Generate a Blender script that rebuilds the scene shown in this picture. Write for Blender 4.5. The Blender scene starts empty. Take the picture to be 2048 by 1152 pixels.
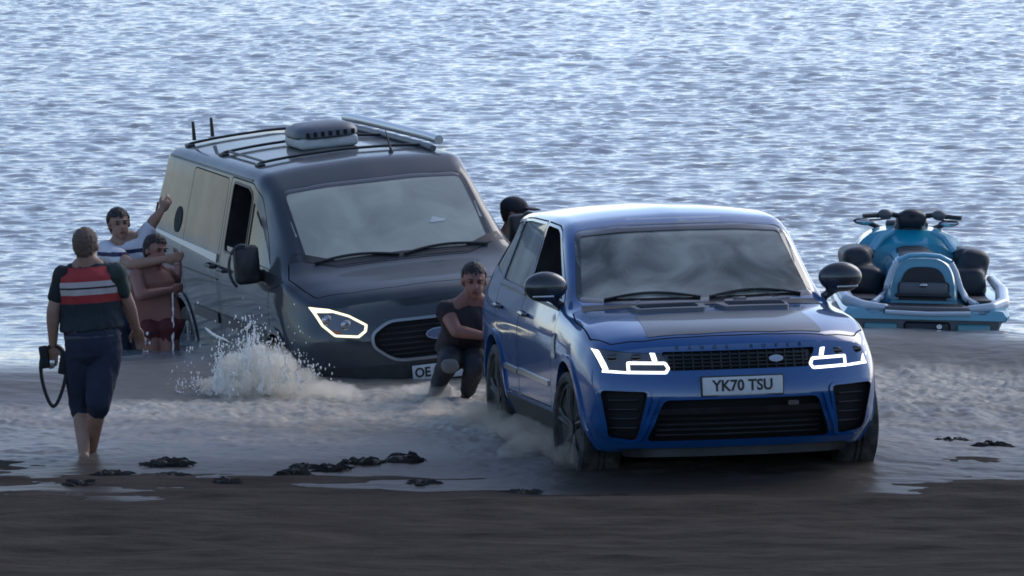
import bpy, bmesh, math, random
import numpy as np
from mathutils import Vector, Matrix, Euler, noise as mnoise
from mathutils.bvhtree import BVHTree
from math import radians as R, sin, cos, pi

S = bpy.context.scene
COL = S.collection
random.seed(7)

# ------------------------------------------------------------------ camera
CAM_H, PITCH, FPX = 5.1, R(5.03), 13770.0
cam = bpy.data.cameras.new('camera')
camo = bpy.data.objects.new('camera', cam); COL.objects.link(camo)
cam.sensor_width = 36.0
cam.lens = FPX / 2048 * 36.0
cam.clip_start, cam.clip_end = 1.0, 9000.0
camo.location = (0, 0, CAM_H)
camo.rotation_euler = (pi / 2 - PITCH, 0, 0)
S.camera = camo

# ------------------------------------------------------------------ sky, sun, exposure
SUN_EL, SUN_AZ = R(36), R(42)          # behind the scene, hidden by thin high cloud
w = bpy.data.worlds.new('World'); S.world = w; w.use_nodes = True
wn, wl = w.node_tree.nodes, w.node_tree.links
wn.clear()
sky = wn.new('ShaderNodeTexSky'); sky.sky_type = 'NISHITA'; sky.sun_disc = False
sky.sun_elevation = SUN_EL; sky.sun_rotation = SUN_AZ
sky.air_density = 0.7; sky.dust_density = 0.9; sky.ozone_density = 1.7
bg = wn.new('ShaderNodeBackground'); bg.inputs['Strength'].default_value = 0.12
wo = wn.new('ShaderNodeOutputWorld')
wl.new(sky.outputs['Color'], bg.inputs['Color']); wl.new(bg.outputs['Background'], wo.inputs['Surface'])
sun = bpy.data.lights.new('sun', 'SUN'); sun.energy = 0.5; sun.angle = R(35); sun.color = (1.0, 0.975, 0.94)
suno = bpy.data.objects.new('sun', sun); COL.objects.link(suno)
sd = Vector((sin(SUN_AZ) * cos(SUN_EL), cos(SUN_AZ) * cos(SUN_EL), sin(SUN_EL)))   # towards the sun
suno.rotation_euler = sd.to_track_quat('Z', 'Y').to_euler()
S.view_settings.view_transform = 'Standard'; S.view_settings.look = 'None'
S.view_settings.gamma = 1.0; S.view_settings.use_curve_mapping = False
S.view_settings.exposure = 0.95
try:
    S.cycles.filter_width = 1.75
    S.cycles.max_bounces = 8; S.cycles.volume_bounces = 4; S.cycles.transparent_max_bounces = 12
    S.cycles.caustics_reflective = False; S.cycles.caustics_refractive = False
except Exception:
    pass

# ------------------------------------------------------------------ helpers
_c, _s = cos(PITCH), sin(PITCH)
def P(px, py, Y):
    """World point at distance Y that stands at a given photo pixel."""
    a = (576 - py) / FPX
    d = Y / (_c + a * _s)
    return Vector(((px - 1024) / FPX * d, Y, CAM_H + d * (-_s + a * _c)))

def tag(o, label=None, cat=None, group=None, kind=None):
    if label: o['label'] = label
    if cat: o['category'] = cat
    if group: o['group'] = group
    if kind: o['kind'] = kind
    return o

def empty(name, loc=(0, 0, 0), rot=(0, 0, 0), parent=None):
    o = bpy.data.objects.new(name, None); COL.objects.link(o)
    o.location = loc; o.rotation_euler = rot; o.empty_display_size = .1
    if parent: o.parent = parent
    return o

def link(name, me, mats=None, parent=None, smooth=True, angle=35):
    o = bpy.data.objects.new(name, me); COL.objects.link(o)
    if mats is not None:
        me.materials.clear()
        for m in (mats if isinstance(mats, (list, tuple)) else [mats]): me.materials.append(m)
    if parent: o.parent = parent
    if smooth: shade(me, angle)
    return o

def shade(me, angle=35):
    if len(me.polygons):
        me.polygons.foreach_set('use_smooth', [True] * len(me.polygons))
        if angle: me.set_sharp_from_angle(angle=R(angle))

def bm_mesh(bm, name='m'):
    bmesh.ops.recalc_face_normals(bm, faces=bm.faces)
    me = bpy.data.meshes.new(name); bm.to_mesh(me); bm.free(); return me

def drop(o):
    me = o.data if o.type == 'MESH' else None
    bpy.data.objects.remove(o)

def bake(o):
    dg = bpy.context.evaluated_depsgraph_get(); dg.update()
    me = bpy.data.meshes.new_from_object(o.evaluated_get(dg), depsgraph=dg)
    o.modifiers.clear(); o.data = me
    return o

def boolean(o, cutter_me, op='DIFFERENCE', mat=None):
    c = bpy.data.objects.new('cut', cutter_me); COL.objects.link(c)
    if mat: cutter_me.materials.clear(); cutter_me.materials.append(mat)
    m = o.modifiers.new('b', 'BOOLEAN'); m.operation = op; m.solver = 'EXACT'; m.object = c
    m.material_mode = 'TRANSFER'
    bake(o); bpy.data.objects.remove(c)
    return o

def np_mesh(verts, faces, name='m'):
    me = bpy.data.meshes.new(name)
    me.from_pydata([tuple(v) for v in verts], [], [tuple(f) for f in faces]); me.update()
    return me

def box_bm(bm, c, s, rot=None, bevel=0.0, taper=1.0):
    g = bmesh.ops.create_cube(bm, size=1.0)
    vs = g['verts']
    for v in vs:
        k = taper if v.co.z > 0 else 1.0
        v.co = Vector((v.co.x * s[0] * k, v.co.y * s[1] * k, v.co.z * s[2]))
    if bevel > 0:
        es = list({e for v in vs for e in v.link_edges})
        r = bmesh.ops.bevel(bm, geom=es, offset=bevel, segments=3, profile=.5, affect='EDGES')
        vs = list({v for f in r['faces'] for v in f.verts} | {v for v in vs if v.is_valid})
    M = (rot.to_matrix() if rot else Matrix.Identity(3))
    for v in vs: v.co = M @ v.co + Vector(c)

def tube_bm(bm, pts, rad, n=10, caps=True, flat=1.0, lat=None):
    pts = [Vector(p) for p in pts]
    rings = []
    for i, p in enumerate(pts):
        d = (pts[min(i + 1, len(pts) - 1)] - pts[max(i - 1, 0)])
        d = d.normalized() if d.length > 1e-9 else Vector((0, 0, 1))
        a = lat if lat is not None else (Vector((0, 0, 1)) if abs(d.z) < .9 else Vector((1, 0, 0)))
        u = d.cross(Vector(a)); u = u.normalized() if u.length > 1e-6 else d.orthogonal().normalized()
        v = u.cross(d).normalized()
        r = rad[i] if isinstance(rad, (list, tuple)) else rad
        rings.append([bm.verts.new(p + u * (r * flat * cos(2 * pi * k / n)) + v * (r * sin(2 * pi * k / n))) for k in range(n)])
    for a, b in zip(rings, rings[1:]):
        for k in range(n): bm.faces.new((a[k], a[(k + 1) % n], b[(k + 1) % n], b[k]))
    if caps:
        bm.faces.new(rings[0][::-1]); bm.faces.new(rings[-1])

def cap_bm(bm, p0, p1, r0, r1, n=12):
    """A tapered limb with round ends."""
    p0, p1 = Vector(p0), Vector(p1); d = p1 - p0; L = d.length
    d = d / L if L > 1e-6 else Vector((0, 0, 1))
    pts, rr = [], []
    for k in range(5): a = -pi / 2 + pi / 2 * k / 4; pts.append(p0 + d * (r0 * sin(a))); rr.append(max(r0 * cos(a), r0 * .05))
    for k in range(5): a = pi / 2 * k / 4; pts.append(p1 + d * (r1 * sin(a))); rr.append(max(r1 * cos(a), r1 * .05))
    tube_bm(bm, pts, rr, n)

def ell_bm(bm, c, ax, rad, u=14, v=10):
    """Ellipsoid with axes ax (three unit vectors) and radii rad."""
    g = bmesh.ops.create_uvsphere(bm, u_segments=u, v_segments=v, radius=1.0)
    c = Vector(c)
    for q in g['verts']: q.co = c + ax[0] * (q.co.x * rad[0]) + ax[1] * (q.co.y * rad[1]) + ax[2] * (q.co.z * rad[2])

def remesh(bm, voxel, smooth=4, name='m'):
    me = bm_mesh(bm, name)
    o = bpy.data.objects.new('tmp', me); COL.objects.link(o)
    m = o.modifiers.new('r', 'REMESH'); m.mode = 'VOXEL'; m.voxel_size = voxel; m.use_smooth_shade = True
    if smooth:
        q = o.modifiers.new('s', 'SMOOTH'); q.factor = .5; q.iterations = smooth
    bake(o); out = o.data; bpy.data.objects.remove(o)
    return out

# numpy value noise
_rng = np.random.RandomState(5)
_T = _rng.rand(512, 512)
def vnoise(x, y):
    xi, yi = np.floor(x).astype(int), np.floor(y).astype(int)
    fx, fy = x - xi, y - yi
    fx, fy = fx * fx * (3 - 2 * fx), fy * fy * (3 - 2 * fy)
    a = _T[xi % 512, yi % 512]; b = _T[(xi + 1) % 512, yi % 512]; c = _T[xi % 512, (yi + 1) % 512]; d = _T[(xi + 1) % 512, (yi + 1) % 512]
    return (a * (1 - fx) + b * fx) * (1 - fy) + (c * (1 - fx) + d * fx) * fy
def fbm(x, y, o=4, g=.5):
    r, a, t = 0, 1, 0
    for k in range(o):
        r = r + a * vnoise(x * 2 ** k + 17.3 * k, y * 2 ** k + 9.1 * k); t += a; a *= g
    return r / t
def sstep(a, b, x):
    t = np.clip((x - a) / (b - a), 0, 1); return t * t * (3 - 2 * t)

# ------------------------------------------------------------------ materials
def mat(name, col, rough=.5, metal=0.0, coat=0.0, spec=.5, var=0.0, vscale=6.0, bump=0.0, bscale=60.0, emit=None, estr=0.0, dirt=None, dscale=3.0, damt=.5, sheen=0.0, flake=0.0):
    m = bpy.data.materials.new(name); m.use_nodes = True
    N, L = m.node_tree.nodes, m.node_tree.links
    b = N['Principled BSDF']
    b.inputs['Base Color'].default_value = (*col, 1); b.inputs['Roughness'].default_value = rough
    b.inputs['Metallic'].default_value = metal; b.inputs['Coat Weight'].default_value = coat; b.inputs['Coat Roughness'].default_value = .06; b.inputs['Coat IOR'].default_value = 1.7
    b.inputs['Specular IOR Level'].default_value = spec
    tc = N.new('ShaderNodeTexCoord')
    src = None
    if var > 0:
        n = N.new('ShaderNodeTexNoise'); n.inputs['Scale'].default_value = vscale; n.inputs['Detail'].default_value = 5
        L.new(tc.outputs['Object'], n.inputs['Vector'])
        mx = N.new('ShaderNodeMix'); mx.data_type = 'RGBA'
        mx.inputs[6].default_value = (*[c * (1 - var) for c in col], 1); mx.inputs[7].default_value = (*[min(1, c * (1 + var)) for c in col], 1)
        L.new(n.outputs['Fac'], mx.inputs[0]); L.new(mx.outputs[2], b.inputs['Base Color']); src = mx.outputs[2]
    if dirt is not None:
        n = N.new('ShaderNodeTexNoise'); n.inputs['Scale'].default_value = dscale; n.inputs['Detail'].default_value = 8; n.inputs['Roughness'].default_value = .7
        L.new(tc.outputs['Object'], n.inputs['Vector'])
        rp = N.new('ShaderNodeMapRange'); rp.inputs[1].default_value = .42; rp.inputs[2].default_value = .72; rp.inputs[4].default_value = damt
        L.new(n.outputs['Fac'], rp.inputs[0])
        mx = N.new('ShaderNodeMix'); mx.data_type = 'RGBA'; mx.inputs[6].default_value = (*col, 1); mx.inputs[7].default_value = (*dirt, 1)
        if src: L.new(src, mx.inputs[6])
        L.new(rp.outputs[0], mx.inputs[0]); L.new(mx.outputs[2], b.inputs['Base Color'])
        ra = N.new('ShaderNodeMapRange'); ra.inputs[3].default_value = rough; ra.inputs[4].default_value = min(1, rough + .35)
        L.new(rp.outputs[0], ra.inputs[0]); L.new(ra.outputs[0], b.inputs['Roughness'])
        if coat:
            rc = N.new('ShaderNodeMapRange'); rc.inputs[3].default_value = .05; rc.inputs[4].default_value = .25
            L.new(rp.outputs[0], rc.inputs[0]); L.new(rc.outputs[0], b.inputs['Coat Roughness'])
    if bump > 0:
        n = N.new('ShaderNodeTexNoise'); n.inputs['Scale'].default_value = bscale; n.inputs['Detail'].default_value = 4
        L.new(tc.outputs['Object'], n.inputs['Vector'])
        bp = N.new('ShaderNodeBump'); bp.inputs['Strength'].default_value = bump; bp.inputs['Distance'].default_value = .02
        L.new(n.outputs['Fac'], bp.inputs['Height']); L.new(bp.outputs['Normal'], b.inputs['Normal'])
    if emit:
        b.inputs['Emission Color'].default_value = (*emit, 1); b.inputs['Emission Strength'].default_value = estr
    return m

def glass_mat(name, tint, film_glare=.12, film_glare_col=(.35, .37, .35), rough=.03, con=(.7, 1.25)):  # film: salt haze, with pale reflections painted in as diffuse colour
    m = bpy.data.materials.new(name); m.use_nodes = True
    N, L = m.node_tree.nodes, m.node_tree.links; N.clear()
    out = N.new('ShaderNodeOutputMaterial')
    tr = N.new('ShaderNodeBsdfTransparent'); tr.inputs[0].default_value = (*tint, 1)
    df = N.new('ShaderNodeBsdfDiffuse'); df.inputs[0].default_value = (*film_glare_col, 1)
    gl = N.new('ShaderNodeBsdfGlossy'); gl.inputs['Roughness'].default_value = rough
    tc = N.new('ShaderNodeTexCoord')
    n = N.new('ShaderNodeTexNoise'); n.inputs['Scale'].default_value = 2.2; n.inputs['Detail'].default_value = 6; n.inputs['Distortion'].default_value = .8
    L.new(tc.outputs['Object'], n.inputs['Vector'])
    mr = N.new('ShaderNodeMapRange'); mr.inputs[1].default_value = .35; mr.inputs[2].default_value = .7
    mr.inputs[3].default_value = film_glare * con[0]; mr.inputs[4].default_value = min(film_glare * con[1], .97)
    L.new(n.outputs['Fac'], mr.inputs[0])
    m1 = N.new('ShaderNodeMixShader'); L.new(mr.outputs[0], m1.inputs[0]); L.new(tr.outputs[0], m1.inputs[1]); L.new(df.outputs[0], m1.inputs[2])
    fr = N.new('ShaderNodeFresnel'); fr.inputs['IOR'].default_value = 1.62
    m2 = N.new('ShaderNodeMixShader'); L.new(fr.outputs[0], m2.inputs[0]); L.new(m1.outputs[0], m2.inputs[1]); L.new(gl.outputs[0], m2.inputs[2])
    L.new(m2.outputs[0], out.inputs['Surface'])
    return m

MUD = (.16, .145, .125)
M = {}
M['blue'] = mat('blue_paint', (.001, .070, .235), .4, .0, 1.0, .2, dirt=(.07, .08, .11), dscale=2.2, damt=.16)
M['carbon'] = mat('carbon_panel', (.02, .021, .024), .38, 0, .5, var=.3, vscale=30)
M['black'] = mat('black_trim', (.012, .012, .014), .45, 0, 0, dirt=MUD, damt=.25)
M['gloss_black'] = mat('gloss_black', (.012, .012, .015), .2, 0, .6)
M['dark'] = mat('dark_recess', (.006, .006, .007), .8)
M['cabin'] = mat('cabin_trim', (.03, .03, .032), .8, var=.3)
M['seat'] = mat('seat_leather', (.06, .058, .055), .6)
M['tyre'] = mat('tyre_rubber', (.018, .017, .017), .8, dirt=MUD, dscale=5, damt=.8)
M['rim'] = mat('dark_rim', (.025, .025, .028), .5, .5, dirt=MUD, dscale=6, damt=.7)
M['van_rim'] = mat('steel_rim', (.28, .28, .29), .4, .8, dirt=MUD, dscale=6, damt=.7)
M['drl'] = mat('running_light', (.9, .9, .9), .3, emit=(1.0, .96, .97), estr=1.35)
M['van_drl'] = mat('headlight_strip', (.9, .88, .75), .3, emit=(1.0, .92, .55), estr=.7)
M['lens'] = mat('lamp_lens', (.035, .033, .036), .15, 0, 1.0)
M['lamp_chrome'] = mat('lamp_reflector', (.45, .45, .47), .25, .9)
M['chrome'] = mat('chrome', (.55, .56, .58), .22, 1.0)
M['plate'] = mat('plate_white', (.62, .62, .61), .45, dirt=(.3, .28, .26), dscale=9, damt=.35)
M['ink'] = mat('plate_black', (.012, .012, .013), .5)
M['green_badge'] = mat('badge_green', (.03, .12, .06), .4)
M['ring'] = mat('grille_ring_chrome', (.30, .31, .33), .42, .7)
M['badge_blue'] = mat('badge_blue', (.08, .11, .18), .35, 0, .8)
M['glass'] = glass_mat('car_glass', (.5, .6, .6), .42, (.46, .48, .42), con=(.35, 1.75))  # blotchy film colour paints in the windscreen's pale reflections
M['glass_side'] = glass_mat('side_glass', (.45, .5, .5), .12)
M['glass_rear_side'] = glass_mat('rear_side_glass', (.45, .5, .5), .62, (.58, .60, .56))  # pale film painted in for the brightness these panes show
M['van_glass'] = glass_mat('van_glass', (.42, .48, .47), .9, (.50, .50, .42), .08)  # dense film: wet salt haze plus a painted grey-green reflection
M['van'] = mat('grey_van_paint', (.034, .043, .053), .5, .30, .5, .25, dirt=(.07, .072, .07), dscale=2.0, damt=.5)
M['white_plastic'] = mat('white_plastic', (.62, .62, .60), .45, dirt=(.3, .29, .26), dscale=6, damt=.6)
M['grey_plastic'] = mat('grey_plastic', (.11, .115, .13), .45)
M['alu'] = mat('aluminium', (.6, .61, .62), .35, .8)
M['orange'] = mat('indicator_orange', (.45, .12, .03), .35)
M['red_lamp'] = mat('tail_lamp_red', (.35, .02, .02), .25, 0, .8)

# ------------------------------------------------------------------ beach
def beach_z(X, Y):
    base = -(Y - 44.1) * .036
    n = (fbm(X * .45 + 40, Y * 1.0 + 11, 4) - .5) * .15 + (fbm(X * 2.2 + 7, Y * 3.5, 4, .6) - .5) * .042
    for cx, cy, h in ((.62, 44.5, .025), (2.3, 45.0, .025), (.1, 47.0, .03)):
        base = base + h * np.exp(-((X - cx) / .55) ** 2 - ((Y - cy) / .8) ** 2)
    return base + n * np.clip((60 - Y) / 8, 0, 1)

def grid_mesh(xs, ys, zfun, name):
    X, Y = np.meshgrid(xs, ys) if np.ndim(xs) == 1 else (xs, ys)
    Z = zfun(X, Y); ny, nx = X.shape
    co = np.stack([X, Y, Z], -1).reshape(-1, 3).astype(np.float32)
    i = np.arange(nx * ny).reshape(ny, nx)
    q = np.stack([i[:-1, :-1], i[:-1, 1:], i[1:, 1:], i[1:, :-1]], -1).reshape(-1, 4).astype(np.int32)
    me = bpy.data.meshes.new(name)
    me.vertices.add(len(co)); me.vertices.foreach_set('co', co.ravel())
    me.loops.add(q.size); me.loops.foreach_set('vertex_index', q.ravel())
    me.polygons.add(len(q)); me.polygons.foreach_set('loop_start', np.arange(0, q.size, 4, dtype=np.int32))
    me.polygons.foreach_set('loop_total', np.full(len(q), 4, np.int32))
    me.update(calc_edges=True); me.polygons.foreach_set('use_smooth', np.ones(len(q), bool))
    return me, X, Y

def build_beach():
    m = bpy.data.materials.new('wet_sand'); m.use_nodes = True
    N, L = m.node_tree.nodes, m.node_tree.links; b = N['Principled BSDF']
    tc = N.new('ShaderNodeTexCoord')
    mp = N.new('ShaderNodeMapping'); mp.inputs['Scale'].default_value = (.9, 1.6, 1); L.new(tc.outputs['Object'], mp.inputs[0])
    n1 = N.new('ShaderNodeTexNoise'); n1.inputs['Scale'].default_value = 1.6; n1.inputs['Detail'].default_value = 9; n1.inputs['Roughness'].default_value = .62
    L.new(mp.outputs[0], n1.inputs['Vector'])
    cr = N.new('ShaderNodeValToRGB'); e = cr.color_ramp.elements
    e[0].position = .3; e[0].color = (.027, .0222, .019, 1); e[1].position = .72; e[1].color = (.070, .058, .050, 1)
    L.new(n1.outputs['Fac'], cr.inputs[0]); L.new(cr.outputs[0], b.inputs['Base Color'])
    n2 = N.new('ShaderNodeTexNoise'); n2.inputs['Scale'].default_value = 55; n2.inputs['Detail'].default_value = 6
    L.new(tc.outputs['Object'], n2.inputs['Vector'])
    n3 = N.new('ShaderNodeTexNoise'); n3.inputs['Scale'].default_value = 7; n3.inputs['Detail'].default_value = 4
    L.new(mp.outputs[0], n3.inputs['Vector'])
    ad = N.new('ShaderNodeMath'); ad.operation = 'MULTIPLY_ADD'; ad.inputs[1].default_value = 3.0
    L.new(n3.outputs['Fac'], ad.inputs[0]); L.new(n2.outputs['Fac'], ad.inputs[2])
    bp = N.new('ShaderNodeBump'); bp.inputs['Strength'].default_value = .55; bp.inputs['Distance'].default_value = .012
    L.new(ad.outputs[0], bp.inputs['Height']); L.new(bp.outputs['Normal'], b.inputs['Normal'])
    b.inputs['Roughness'].default_value = .95; b.inputs['Specular IOR Level'].default_value = .03
    xs = np.concatenate([np.linspace(-400, -14, 14), np.linspace(-12, 12, 420), np.linspace(14, 400, 14)])
    ys = np.concatenate([np.linspace(-120, 28, 12), np.linspace(29, 52, 460), np.linspace(52.3, 64, 40), np.linspace(70, 400, 12)])
    me, _, _ = grid_mesh(xs, ys, beach_z, 'beach')
    o = link('beach', me, m, smooth=False); tag(o, kind='structure', label='dark wet sand beach sloping down to the sea')

build_beach()

# ------------------------------------------------------------------ sea
def crest_y(X): return 50.95 + .25 * X + .30 * np.sin(X * .9 + .5) + .16 * np.sin(X * 2.3 + 1.0)

def sea_fields(X, Y):
    c = crest_y(X)
    dY = Y - c
    amp = .15 + .05 * np.sin(X * .7 + 1.2) + .05 * (fbm(X * 1.3, Y * .2 + 3, 3) - .5)
    amp = amp * (1 - .92 * np.exp(-((X + .75) / 1.15) ** 4))
    face = np.where(dY < 0, 1 - sstep(0, 1.25, -dY) , 1 - sstep(0, 3.2, dY))
    z = amp * face
    inshore = sstep(0.2, -1.4, dY)                         # shoreward of the crest
    far = 1 - inshore
    # wind ripples: many short wave trains running towards the shore
    rg = np.random.RandomState(11)
    calm = .45 + 1.05 * fbm(X * .3 + 3, Y * .09 + 5, 4, .6)
    fade = np.clip((230 - Y) / 90, 0, 1)
    r = np.zeros_like(X)
    wx = X + .35 * (fbm(X * .8, Y * .5 + 30, 2) - .5); wy = Y + .9 * (fbm(X * .6 + 60, Y * .45, 3) - .5)
    for k in range(72):
        lam = .105 * (5.5 ** rg.rand())
        th = rg.normal(0, .48)
        kk = 2 * pi / lam
        a = .0049 * lam ** .85
        ph = rg.rand() * 2 * pi
        r += a * np.sin(kk * (wy * cos(th) + wx * sin(th)) + ph)
    r = r + .35 * np.abs(r)                                 # sharper crests
    z = z + r * far * calm * fade * .58 * (.5 + .5 * sstep(51.5, 62, Y)) * (1 + .25 * sstep(60, 95, Y))
    smoothface = np.maximum(sstep(-1.7, -2.3, X) * sstep(-1.5, -1.15, dY), sstep(1.7, 2.3, X) * sstep(-1.0, -.6, dY) * .8)
    # chop and lumps in the broken water
    lump = (fbm(X * 2.6, Y * 1.7, 5, .6) - .5)
    lump2 = (fbm(X * 9, Y * 5 + 20, 3, .6) - .5)
    depth = np.clip((Y - 43.5) / 5.0, 0.08, 1)
    z = z + inshore * (1 - .9 * smoothface) * depth * (lump * .10 + lump2 * .045 + (fbm(X * 20, Y * 12 + 9, 2, .6) - .5) * .02)
    z = z + inshore * (1 - depth) * (fbm(X * 1.6, Y * 5.5, 4) - .5) * .026
    # foam: streaky in the swash, denser round the van's nose and at the foot of the wave
    st = fbm(X * 1.1 + 2, Y * 2.4, 5, .62)
    fine = fbm(X * 7, Y * 6, 4, .65)
    van = np.exp(-(((X + 1.4) / 1.6) ** 2 + ((Y - 48.9) / 1.3) ** 2))
    wake = np.exp(-(((X + .3) / 1.5) ** 2 + ((Y - 47.6) / 1.3) ** 2))
    foot = np.exp(-((dY + 1.75 + .35 * np.sin(X * 1.7)) / .5) ** 2)
    rightface = sstep(1.8, 3.0, X) * sstep(-4.0, -2.6, dY) * sstep(.1, -.6, dY)
    f = inshore * (.27 + .50 * van + .42 * wake + .38 * foot + .42 * rightface) * sstep(44.2, 47.0, Y)
    foam = np.clip((f + st * .75 + fine * .35 - .80) * 2.1, 0, 1) * inshore * sstep(43.9, 45.2, Y)
    z = z + foam * inshore * (fbm(X * 13 + 4, Y * 11, 3, .65) - .45) * .05
    foam = foam * (1 - .95 * smoothface)
    bow = np.exp(-((X - 1.45) / 1.25) ** 4 - ((Y - 45.15) / 1.0) ** 2)
    z = z + .115 * bow
    foam = np.clip(foam + bow * np.clip((st + .5 * fine - .74) * 2.0, 0, 1) * .5, 0, 1)
    bank = sstep(1.6, 2.6, X)
    z = z + bank * face * .035
    turb = sstep(1.6, -.5, dY)
    brown = np.clip(.45 + .9 * wake + .75 * van + .45 * sstep(-2, 1.5, X) + .6 * bow - .1, 0, 1) * turb
    shal = np.maximum(sstep(46.4, 44.6, Y + .5 * (st - .5)) * (1 - foam), .55 * smoothface)
    brown = np.maximum(brown, .85 * smoothface * turb)
    return z, foam, turb, brown, shal

def build_sea():
    ys = [42.6]
    while ys[-1] < 175: ys.append(ys[-1] + .034 * (ys[-1] / 45) ** 1.35)
    while ys[-1] < 6000: ys.append(ys[-1] * 1.12)
    ys = np.array(ys)
    u = np.linspace(-1.45, 1.45, 640)
    du = u[1] - u[0]
    ext = [1.45]
    while ext[-1] < 60: ext.append(ext[-1] + max(du, (ext[-1] - 1.4) * .25))
    ext = np.array(ext[1:])
    u = np.concatenate([-ext[::-1], u, ext])
    Y = np.repeat(ys[:, None], len(u), 1)
    Xn = u[None, :] * (1024 / FPX) * np.maximum(Y, 40)
    F = {}
    def zf(X, Y):
        z, F['foam'], F['turb'], F['brown'], F['shal'] = sea_fields(X, Y)
        side = np.clip(1 - (np.abs(X) / np.maximum(Y, 1) / (1024 / FPX) - 1.5) / 2, 0, 1)
        return z * (.15 + .85 * side)
    me, _, _ = grid_mesh(Xn, Y, zf, 'sea')
    a = me.attributes.new('water', 'FLOAT_COLOR', 'POINT')
    c = np.stack([F['foam'], F['turb'], F['brown'], F['shal']], -1).astype(np.float32)
    a.data.foreach_set('color', c.ravel())
    m = bpy.data.materials.new('sea_water'); m.use_nodes = True
    N, L = m.node_tree.nodes, m.node_tree.links; b = N['Principled BSDF']
    at = N.new('ShaderNodeAttribute'); at.attribute_name = 'water'
    sp = N.new('ShaderNodeSeparateColor'); L.new(at.outputs['Color'], sp.inputs[0])
    tc = N.new('ShaderNodeTexCoord')
    tb = N.new('ShaderNodeMix'); tb.data_type = 'RGBA'; tb.inputs[6].default_value = (.12, .113, .105, 1); tb.inputs[7].default_value = (.20, .172, .14, 1)
    L.new(sp.outputs['Blue'], tb.inputs[0])
    m1 = N.new('ShaderNodeMix'); m1.data_type = 'RGBA'; m1.inputs[6].default_value = (.22, .235, .24, 1)
    L.new(sp.outputs['Green'], m1.inputs[0])
    ms = N.new('ShaderNodeMix'); ms.data_type = 'RGBA'; ms.inputs[7].default_value = (.055, .045, .037, 1)
    L.new(at.outputs['Alpha'], ms.inputs[0]); L.new(tb.outputs[2], ms.inputs[6]); L.new(ms.outputs[2], m1.inputs[7])
    fc = N.new('ShaderNodeMix'); fc.data_type = 'RGBA'; fc.inputs[6].default_value = (.60, .595, .58, 1); fc.inputs[7].default_value = (.58, .53, .45, 1)
    L.new(sp.outputs['Blue'], fc.inputs[0])
    fn = N.new('ShaderNodeTexNoise'); fn.inputs['Scale'].default_value = 9; fn.inputs['Detail'].default_value = 7; fn.inputs['Roughness'].default_value = .7
    L.new(tc.outputs['Object'], fn.inputs['Vector'])
    fm = N.new('ShaderNodeMath'); fm.operation = 'MULTIPLY_ADD'; fm.inputs[1].default_value = 1.6; L.new(fn.outputs['Fac'], fm.inputs[0]); fm.inputs[2].default_value = -.35
    fa = N.new('ShaderNodeMath'); fa.operation = 'MULTIPLY'; fa.use_clamp = True; L.new(fm.outputs[0], fa.inputs[0]); L.new(sp.outputs['Red'], fa.inputs[1])
    fk = N.new('ShaderNodeMath'); fk.operation = 'MULTIPLY'; fk.use_clamp = True; fk.inputs[1].default_value = 1.35; L.new(fa.outputs[0], fk.inputs[0])
    m2 = N.new('ShaderNodeMix'); m2.data_type = 'RGBA'; L.new(fk.outputs[0], m2.inputs[0]); L.new(m1.outputs[2], m2.inputs[6]); L.new(fc.outputs[2], m2.inputs[7])
    L.new(m2.outputs[2], b.inputs['Base Color'])
    ro = N.new('ShaderNodeMapRange'); ro.inputs[3].default_value = .08; ro.inputs[4].default_value = .75; L.new(fk.outputs[0], ro.inputs[0])
    rt = N.new('ShaderNodeMath'); rt.operation = 'MULTIPLY_ADD'; rt.inputs[1].default_value = .32; L.new(sp.outputs['Green'], rt.inputs[0]); L.new(ro.outputs[0], rt.inputs[2])
    L.new(rt.outputs[0], b.inputs['Roughness'])
    b.inputs['IOR'].default_value = 1.33
    sr = N.new('ShaderNodeMapRange'); sr.inputs[3].default_value = .5; sr.inputs[4].default_value = .12; sx_ = N.new('ShaderNodeMath'); sx_.operation = 'MAXIMUM'; L.new(sp.outputs['Blue'], sx_.inputs[0]); L.new(at.outputs['Alpha'], sx_.inputs[1])
    L.new(sx_.outputs[0], sr.inputs[0]); L.new(sr.outputs[0], b.inputs['Specular IOR Level'])
    n1 = N.new('ShaderNodeTexNoise'); n1.inputs['Scale'].default_value = 5.5; n1.inputs['Detail'].default_value = 5
    mp = N.new('ShaderNodeMapping'); mp.inputs['Scale'].default_value = (.8, 1.3, 1); L.new(tc.outputs['Object'], mp.inputs[0]); L.new(mp.outputs[0], n1.inputs['Vector'])
    bp = N.new('ShaderNodeBump'); bp.inputs['Strength'].default_value = .5; bp.inputs['Distance'].default_value = .035
    L.new(n1.outputs['Fac'], bp.inputs['Height']); L.new(bp.outputs['Normal'], b.inputs['Normal'])
    o = link('sea', me, m, smooth=False); tag(o, kind='structure', label='choppy pale blue sea with broken foamy water near the sand')
    return o

sea_ob = build_sea()
#SEAEND

# ------------------------------------------------------------------ vehicle bodies
def pchip(xk, yk, x):
    xk, yk = np.asarray(xk, float), np.asarray(yk, float)
    h = np.diff(xk); d = np.diff(yk) / h; mm = np.zeros(len(xk))
    for i in range(1, len(xk) - 1):
        if d[i - 1] * d[i] > 0:
            w1, w2 = 2 * h[i] + h[i - 1], h[i] + 2 * h[i - 1]
            mm[i] = (w1 + w2) / (w1 / d[i - 1] + w2 / d[i])
    mm[0], mm[-1] = d[0], d[-1]
    i = np.clip(np.searchsorted(xk, x) - 1, 0, len(h) - 1); t = (x - xk[i]) / h[i]
    return (yk[i] * (1 + 2 * t) * (1 - t) ** 2 + h[i] * mm[i] * t * (1 - t) ** 2 + yk[i + 1] * t * t * (3 - 2 * t) + h[i] * mm[i + 1] * t * t * (t - 1))

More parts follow.
